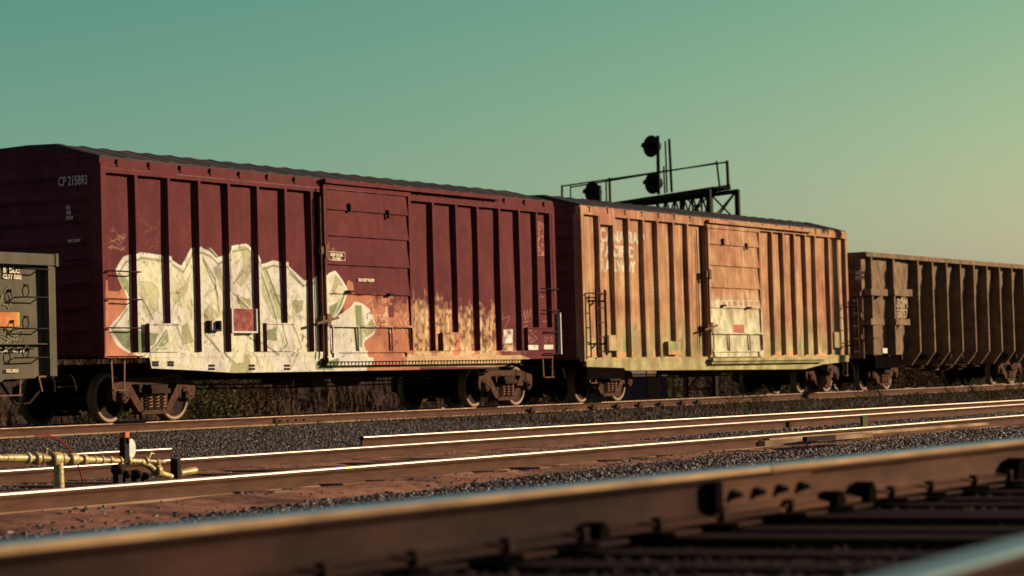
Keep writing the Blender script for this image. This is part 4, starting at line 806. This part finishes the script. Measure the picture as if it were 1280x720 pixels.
# ------------------------------------------------------------------ plants
def blades(name, label, pts, mt, hmin, hmax, wd=.006):
    m = MB(); rr = random.Random(len(pts)); V = []; F = []
    for (x, y, z) in pts:
        h = rr.uniform(hmin, hmax); a = rr.uniform(0, 6.28); b = rr.uniform(0, 6.28); l = rr.uniform(.1, .6)*h; dx, dy = math.cos(a)*wd, math.sin(a)*wd; ex, ey = math.cos(b)*l, math.sin(b)*l; o = len(V)
        V += [(x-dx, y-dy, z), (x+dx, y+dy, z), (x+ex*.4+dx*.8, y+ey*.4+dy*.8, z+h*.6), (x+ex*.4-dx*.8, y+ey*.4-dy*.8, z+h*.6), (x+ex, y+ey, z+h)]; F += [(o, o+1, o+2, o+3), (o+3, o+2, o+4)]
    m.add(V, F); o = m.build(name, M[mt]); tag(o, label, None, None, 'stuff'); return o
rr = random.Random(21); P = []
while len(P) < 26000:
    y = rr.uniform(20.0, 26.6); x = y*1.10+rr.random()**.8*(y*3.25-y*1.10); 
    if rr.random() < (.12 if x < 40 else .45+.5*n2(x*.6, y)): P.append((x, y, prof(y)-.01))
blades('dry_grass', 'short dry grass in the strip in front of the freight cars', P, 'grass', .03, .13)
P = []
while len(P) < 9000:
    y = rr.uniform(15.8, 19.5); x = y*1.1+rr.random()*(y*2.2)
    if rr.random() < .1+(.8 if x > 38 and n2(x, y) > .5 else 0): P.append((x, y, prof(y)-.01))
blades('dry_grass', 'short dry grass between the shiny rails', P, 'grass', .02, .07)
P = []
while len(P) < 16000:
    x = rr.uniform(34, 120); y = rr.uniform(30, 44); P.append((x, y, prof(y)))
blades('dry_grass', 'tall dry grass behind the freight cars', P, 'leafb', .06, .24, .02)
def weed(label, x, y, z, n, r, h, mt='leaf', lw=.02, group='low green weeds by the rails', name='weed', cat='weed'):
    rr = random.Random(int(x*100+y)); W = thing(name, label, cat, (x, y, z), group); m = MB(); st = MB()
    for k in range(max(3, n//14)):
        a = rr.uniform(0, 6.28); e = rr.uniform(.3, 1); st.tube([(0, 0, 0), (r*e*.4*math.cos(a), r*e*.4*math.sin(a), h*.5), (r*e*math.cos(a), r*e*math.sin(a), h*rr.uniform(.6, 1))], .004*max(1, h), 4)
    for k in range(n):
        a = rr.uniform(0, 6.28); e = rr.random()**.5; zz = h*rr.uniform(.05, 1); q = r*e*(.4+.6*math.sin(math.pi*min(1, zz/h*.8+.1))); c = Vector((q*math.cos(a), q*math.sin(a), zz)); t = Vector((rr.uniform(-1, 1), rr.uniform(-1, 1), rr.uniform(-.4, .9))).normalized()*lw*rr.uniform(.7, 1.6); s = t.cross(Vector((rr.uniform(-1, 1), rr.uniform(-1, 1), rr.uniform(-1, 1)))).normalized()*lw*.45
        m.add([c-t, c+s, c+t, c-s], [(0, 1, 2, 3)])
    m.build('foliage', M[mt], W); st.build('stem', M['leafb'], W)
spots = [(336, 545, 'weed beside the dark ballast, left of the others'), (345, 527, ''), (398, 519, ''), (920, 512, ''), (948, 515, ''), (1050, 508, ''), (1080, 503, ''), (1150, 505, ''), (1186, 498, ''), (1215, 488, ''), (1222, 497, ''), (1232, 505, ''), (1245, 498, ''), (1262, 493, ''), (1275, 488, ''), (948, 497, ''), (700, 513, ''), (1100, 497, '')]
for k, (px, py, _) in enumerate(spots):
    zz = -.25; p = onZ(px, py, zz)
    if not 15.9 < p.y < 26.5: p = onY(px, py, 26.3 if p.y > 20 else 17.0)
    weed('small green weed growing in the ballast between the rails', p.x, p.y, prof(p.y)-.01, 70 if k < 3 else 170, rr.uniform(.06, .14) if k < 3 else rr.uniform(.15, .45), rr.uniform(.08, .2) if k < 3 else rr.uniform(.16, .38), 'leaf', .014 if k < 3 else .02)
for k in range(34):
    x = 40+k*3.1+rr.uniform(-1, 1); y = rr.uniform(40, 48); h = rr.uniform(1.0, 1.9); weed('brown and green scrub bush seen below the freight cars', x, y, prof(y), 620, rr.uniform(.8, 1.4), h, rr.choice(['leafb', 'leafb', 'leaf']), .06, 'scrub bushes behind the train', 'bush', 'bush')
m = MB(); m.sheet(lambda x, t: (x, 50+t*26, -.5+2.3*math.sin(min(1, t*2.2)*math.pi/2)*(1+.12*math.sin(x*.31)+.07*math.sin(x*1.3+2))+.12*math.sin(x*.9+t*17)), [-60+2*k for k in range(190)], [k/12 for k in range(13)], True); bk = m.build('hill', M['dirt']); tag(bk, 'low dark bank far behind the train', None, None, 'structure')
P = []
while len(P) < 30000:
    x = rr.uniform(20, 240); t_ = rr.random()**1.4*.8; P.append((x, 50+t_*26, -.55+2.3*math.sin(min(1, t_*2.2)*math.pi/2)*(1+.12*math.sin(x*.31)+.07*math.sin(x*1.3+2))+.12*math.sin(x*.9+t_*17)))
blades('tall_grass', 'brown tall grass covering the low bank behind the train', P, 'leafb', .3, 1.0, .03)
# ------------------------------------------------------------------ little grey building seen under the orange boxcar
a = onY(786, 480, 37); b = onY(834, 480, 37); Bd = thing('shed', 'low grey equipment shed seen beneath the orange boxcar', 'shed', (a.x, 37, -.45))
m = MB(); w_ = b.x-a.x; m.box(0, w_, 0, 2.4, 0, 2.1); m.build('wall', M['conc'], Bd); m = MB(); m.box(-.15, w_+.15, -.15, 2.55, 2.1, 2.22); m.build('roof', M['roof'], Bd)
m = MB(); m.box(w_*.45, w_*.45+.8, -.03, -.002, .1, 2.0); o = m.build('door', M['wood'], Bd); q = MB(); q.box(w_*.45+.68, w_*.45+.74, -.08, -.03, 1.0, 1.1); q.build('handle', M['iron'], o)
for k, px in enumerate((826, 842, 856)):
    p = onY(px, 497, 34); m = MB(); m.tube([(0, 0, 0), (0, 0, 1.4)], .06 if k != 1 else .025, 8); m.lathe([(0, .03), (.07, 0), (.07, -.03)], (0, 0, 1.42), 'z', 8); o = m.build('fence_post', M['wood'], None, (p.x, 34, -.38)); tag(o, ('thick wooden post right against the grey shed', 'thin wooden post between two thick posts', 'thick wooden post standing farthest from the grey shed')[k], 'post', 'posts beneath the orange boxcar')
p = onY(738, 500, 27.6); m = MB(); m.prism([(-.06, 0), (.07, 0), (.05, .24), (-.02, .26), (-.1, .2)], -.03, .03); o = m.build('rail_marker', M['white'], None, (p.x, 27.6, -.13)); tag(o, 'small white marker standing by the orange boxcar wheels', 'marker')
# utility pole out on the sun side whose shadow falls on the orange boxcar's right end
t = 16; px_ = X2+15.0+t*math.cos(SUN_AZ); py_ = YW+t*math.sin(SUN_AZ); m = MB(); m.tube([(0, 0, 0), (0, 0, 5), (0, 0, 10.5)], [.20, .18, .16], 12); U = thing('utility_pole', 'round wooden utility pole off to the right that shades the orange boxcar end', 'utility pole', (px_, py_, -.4)); m.build('pole', M['wood'], U); m = MB(); m.box(-.06, .06, -1.1, 1.1, 10.0, 10.12); m.build('crossarm', M['wood'], U)
# ------------------------------------------------------------------ yellow pipe assembly
YP = 14.0
def py3(px, py, dy=0): return onY(px, py, YP+dy)
PA = thing('pipe_assembly', 'yellow painted pipe with collars and valves on a stand beside the shiny rails', 'pipe', (py3(72, 605).x, YP, -.36)); O = Vector(PA.location)
def L3(px, py, dy=0): return py3(px, py, dy)-O
m = MB(); pts = [(-40, 572), (0, 572.5), (30, 572.5), (120, 575), (150, 576), (205, 577)]; m.tube([L3(*p) for p in pts], [.03, .03, .034, .03, .024, .02], 12)
m.build('pipe', M['yellow'], PA)
m = MB()
for px, r, w_ in ((8, .035, .03), (16, .035, .03), (45, .055, .06), (52, .045, .05), (68, .062, .12), (78, .05, .06), (90, .055, .10), (104, .05, .05), (118, .036, .03), (127, .038, .03), (138, .034, .05), (150, .034, .03), (160, .04, .04), (182, .04, .04), (196, .03, .03)):
    c = L3(px, 572.5+max(0, px-30)*.025); m.lathe([(.0, -w_/2), (r*.9, -w_/2), (r, -w_/4), (r, w_/4), (r*.9, w_/2), (0, w_/2)], c, 'x', 14)
m.build('collar', M['yellow'], PA)
m = MB(); c = L3(34, 572.5); m.lathe([(0, -.015), (.045, -.015), (.05, 0), (.045, .015), (0, .015)], c, 'x', 18); m.build('flange', M['tagp'], PA)
m = MB(); m.tube([L3(57, 572), L3(57, 563)], .014, 8); m.lathe([(0, -.02), (.02, -.014), (.026, 0), (.02, .014), (0, .02)], L3(57, 561.5), 'z', 12); m.build('knob', M['yellow'], PA)
m = MB(); c = L3(73, 574); m.tube([c, Vector((c.x, 0, .0))], [.04, .05], 14); m.lathe([(0, .0), (.09, 0), (.09, .025), (0, .025)], (c.x, 0, .0), 'z', 14); m.build('stand', M['yellow'], PA)
m = MB(); m.tube([L3(176, 577), L3(186, 582), L3(196, 590), L3(214, 596)], .028, 10); m.lathe([(0, -.03), (.05, -.03), (.05, .03), (0, .03)], L3(196, 588), 'x', 12); m.tube([L3(198, 578), L3(200, 592), L3(212, 594)], .02, 8); m.tube([L3(186, 572), L3(189, 566), L3(192, 568)], .012, 8); m.build('branch_pipe', M['yellow'], PA)
m = MB(); m.tube([L3(222, 592), L3(244, 588)], .034, 12); m.lathe([(0, -.01), (.045, -.01), (.045, .01), (0, .01)], L3(223, 592), 'x', 12); m.build('cap', M['yellow'], PA)
m = MB(); a = L3(219, 576); m.box(a.x-.02, a.x+.03, -.04, .04, 0, a.z+.02); m.build('bracket', M['iron'], PA)
m = MB(); c = L3(148, 588)
for (px, py, r) in ((147, 587, .05), (156, 593, .04), (170, 593, .045), (180, 595, .035)):
    q = L3(px, py); m.lathe([(0, -.06), (r*.7, -.05), (r, -.01), (r*.9, .04), (r*.4, .06), (0, .06)], q, 'y', 14); m.box(q.x-.03, q.x+.03, -.03, .03, 0, q.z)
m.build('valve', M['iron'], PA)
m = MB(); c = L3(157, 577); m.box(c.x-.045, c.x+.02, -.03, .03, c.z, c.z+.21); m.build('indicator_mast', M['iron'], PA)
m = MB(); c = L3(163, 560.5); dn = Vector((.05, -1, 0)).normalized()
pp = [c+Vector((dn.y*-1, dn.x, 0))*(.065*math.cos(k*math.pi/10))+Vector((0, 0, .085*math.sin(k*math.pi/10))) for k in range(20)]; m.add([p+dn*.012 for p in pp]+[p-dn*.012 for p in pp], [tuple(range(20)), tuple(range(39, 19, -1))]+[(i, i+20, (i+1) % 20+20, (i+1) % 20) for i in range(20)]); m.build('target_disc', M['white'], PA)
m = MB(); c = L3(156, 548); m.box(c.x-.028, c.x+.028, -.03, .03, c.z-.045, c.z+.055); m.build('lamp_block', M['orange'], PA)
m = MB(); m.tube([L3(*p) for p in ((44, 545), (60, 544), (75, 550), (85, 560), (92, 568), (97, 580), (101, 592), (104, 604))], .007, 6); tag(m.build('cable', M['redhose'], None, O), 'thin red cable looping over the yellow pipe', 'cable')
# turnout fittings between the bright rails (right of the middle)
def fitting(nm, label, cat, px0, py0, px1, py1, z, hgt, wdt, mt):
    a = onZ(px0, py0, z); b = onZ(px1, py1, z); m = MB(); m.bar((a.x, a.y, z-hgt/2), (b.x, b.y, z-hgt/2), wdt, hgt); o = m.build(nm, M[mt]); return tag(o, label, cat)
fitting('guard_rail', 'pale worn guard rail lying low beside the nearest bright rail', 'guard rail', 958, 548, 1232, 528, -.225, .035, .08, 'pale')
fitting('wooden_block', 'short pale timber block at the left end of the guard rail', 'block', 952, 551, 1010, 548, -.215, .06, .10, 'pale')
fitting('heel_block', 'worn pale casting beside the guard rail in the turnout', 'casting', 1012, 546, 1082, 541, -.205, .05, .18, 'pale')
fitting('switch_rod', 'dark steel switch rod crossing below the bright rails', 'rod', 1006, 546, 1042, 544, -.19, .05, .06, 'iron')
p = onZ(1080, 526, -.25); m = MB(); m.box(-.10, .10, -.02, .02, 0, .13); m.box(-.12, .12, -.03, .03, .13, .15); tag(m.build('relay_box', M['leaf'], None, (p.x, p.y, -.33)), 'tiny green box between the bright rails', 'box')
# ------------------------------------------------------------------ signal bridge
bd = Vector((math.cos(YAW+math.radians(29.8)), math.sin(YAW+math.radians(29.8)), 0)); nb = Vector((-bd.y, bd.x, 0)); P0 = onY(921, 238, 40); 
def sp(zx, zy, off=0):      # enlargement coordinates onto the bridge's near truss plane, then shifted across
    return onP(680+zx/4.571, 150+zy/4.571, P0, nb)+nb*off-SB_O
SB_O = Vector((P0.x, P0.y, -.45))
SB = thing('signal_bridge', 'dark steel signal bridge with railings and round signals above the boxcar roofs', 'signal bridge', SB_O)
dk = sp(1100, 400).z; A0 = sp(1105, 400); AL = sp(355, 482); wb = 1.3
def along(zx, z): p = sp(zx, 300); return Vector((p.x, p.y, z))
m = MB()
for off in (0, wb):
    o = nb*off
    m.bar(along(1105, dk-.05)+o, along(480, dk-.05)+o, .10, .16)
    for zx in (1100, 945): m.bar(along(zx, 0)+o, along(zx, dk)+o, .16, .16)
    zz = [(640, dk-.35), (760, dk-1.2), (945, dk-1.35)]
    m.bar(along(640, dk-1.1)+o, along(1100, dk-1.25)+o, .10, .12)
    m.bar(along(480, dk-.2)+o, along(640, dk-1.1)+o, .09, .1)
    ks = [640+51*i for i in range(7)]
    for i in range(6 if off == 0 else 0):
        m.bar(along(ks[i], dk)+o, along(ks[i+1], dk-1.15)+o, .05); m.bar(along(ks[i], dk-1.15)+o, along(ks[i+1], dk)+o, .05); m.bar(along(ks[i], dk)+o, along(ks[i], dk-1.15)+o, .06)
    for k in range(6):
        a, b = dk-k*1.25, dk-(k+1)*1.25; m.bar(along(945, a)+o, along(1100, b)+o, .05); m.bar(along(1100, a)+o, along(945, b)+o, .05); m.bar(along(945, b)+o, along(1100, b)+o, .05)
for zx in (1100, 945):
    for k in range(6): a, b = dk-k*1.25, dk-(k+1)*1.25; m.bar(along(zx, a), along(zx, b)+nb*wb, .05); m.bar(along(zx, b), along(zx, b)+nb*wb, .05)
m.build('truss', M['signal'], SB)
m = MB()
a = along(1060, 0); 
def dq_(zx, zy): return sp(zx, zy)
m.bar(dq_(1062, 386)+nb*.35, dq_(300, 503)+nb*.35, .8, .06); m.bar(dq_(1062, 383), dq_(300, 500), .05, .2); m.build('walkway', M['signal'], SB)
for (zx0, zy0, zx1, zy1, w_) in ((103, 372, 103, 490, .07), (152, 376, 152, 490, .045), (355, 342, 357, 475, .05), (374, 330, 378, 470, .08), (986, 234, 1004, 384, .06), (1046, 232, 1053, 388, .09)):
    q = MB(); q.bar(sp(zx0, zy0), sp(zx1, zy1), w_); q.build('railing_post', M['signal'], SB)
for (p, q_, w_, o) in (((103, 378), (1050, 240), .035, 0), ((152, 384), (984, 246), .03, .3)):
    q = MB(); q.tube([sp(*p), sp(*q_)], w_/2+.014, 6); q.build('handrail', M['signal'], SB)
q = MB(); q.tube([sp(650, 90), sp(655, 425)], .07, 10); q.box(*(lambda c: (c.x-.2, c.x+.2, c.y-.2, c.y+.2, c.z-.7, c.z))(sp(650, 500))); q.build('signal_mast', M['signal'], SB)
for zx0, zy0, zx1, zy1, r in ((693, 120, 703, 415, .035), (715, 108, 730, 412, .055), (684, 265, 690, 420, .035)): q = MB(); q.tube([sp(zx0, zy0), sp(zx1, zy1)], r, 8); q.build('antenna_pole', M['signal'], SB)
az = YAW+math.pi-math.radians(46); dn = Vector((math.cos(az), math.sin(az), 0)); dn = Vector((math.cos(YAW+math.pi-math.radians(48)), math.sin(YAW+math.pi-math.radians(48)), 0)); sd_ = Vector((-dn.y, dn.x, 0))
for (zx, zy, rx) in ((612, 150, 60), (622, 360, 60), (276, 412, 60)):
    c = sp(zx, zy); m = MB(); r = .44; n = 26
    ring = lambda r_, o: [c+dn*o+sd_*(r_*math.cos(2*math.pi*k/n))+Vector((0, 0, r_*math.sin(2*math.pi*k/n))) for k in range(n)]
    m.add(ring(r, .02)+ring(r, -.02), [tuple(range(n)), tuple(range(2*n-1, n-1, -1))]+[(i, i+n, (i+1) % n+n, (i+1) % n) for i in range(n)]); t_ = m.build('signal_target', M['signal'], SB)
    m = MB(); m.add(ring(.2, -.02)+ring(.22, -.35), [tuple(range(2*n-1, n-1, -1))]+[(i, i+n, (i+1) % n+n, (i+1) % n) for i in range(n)]); m.build('signal_head', M['signal'], t_)
    m = MB(); hv = [c+dn*o+sd_*(.13*math.cos(a_))+Vector((0, 0, .13*math.sin(a_))) for o in (.02, .44) for a_ in [math.pi*(-.15+1.3*k/12) for k in range(13)]]; m.add(hv, [(i, i+1, i+14, i+13) for i in range(12)]); m.build('hood', M['signal'], t_)
    if zx < 300: m = MB(); b_ = sp(zx+36, zy+10); m.bar(b_-Vector((0, 0, .55)), b_+Vector((0, 0, .35)), .16, .2); m.bar(b_-Vector((0, 0, .9)), b_, .07); m.build('case', M['signal'], t_)
    else: m = MB(); m.bar(c-dn*.2, Vector((sp(652, zy).x, sp(652, zy).y, c.z)), .12, .12); m.build('bracket', M['signal'], t_)
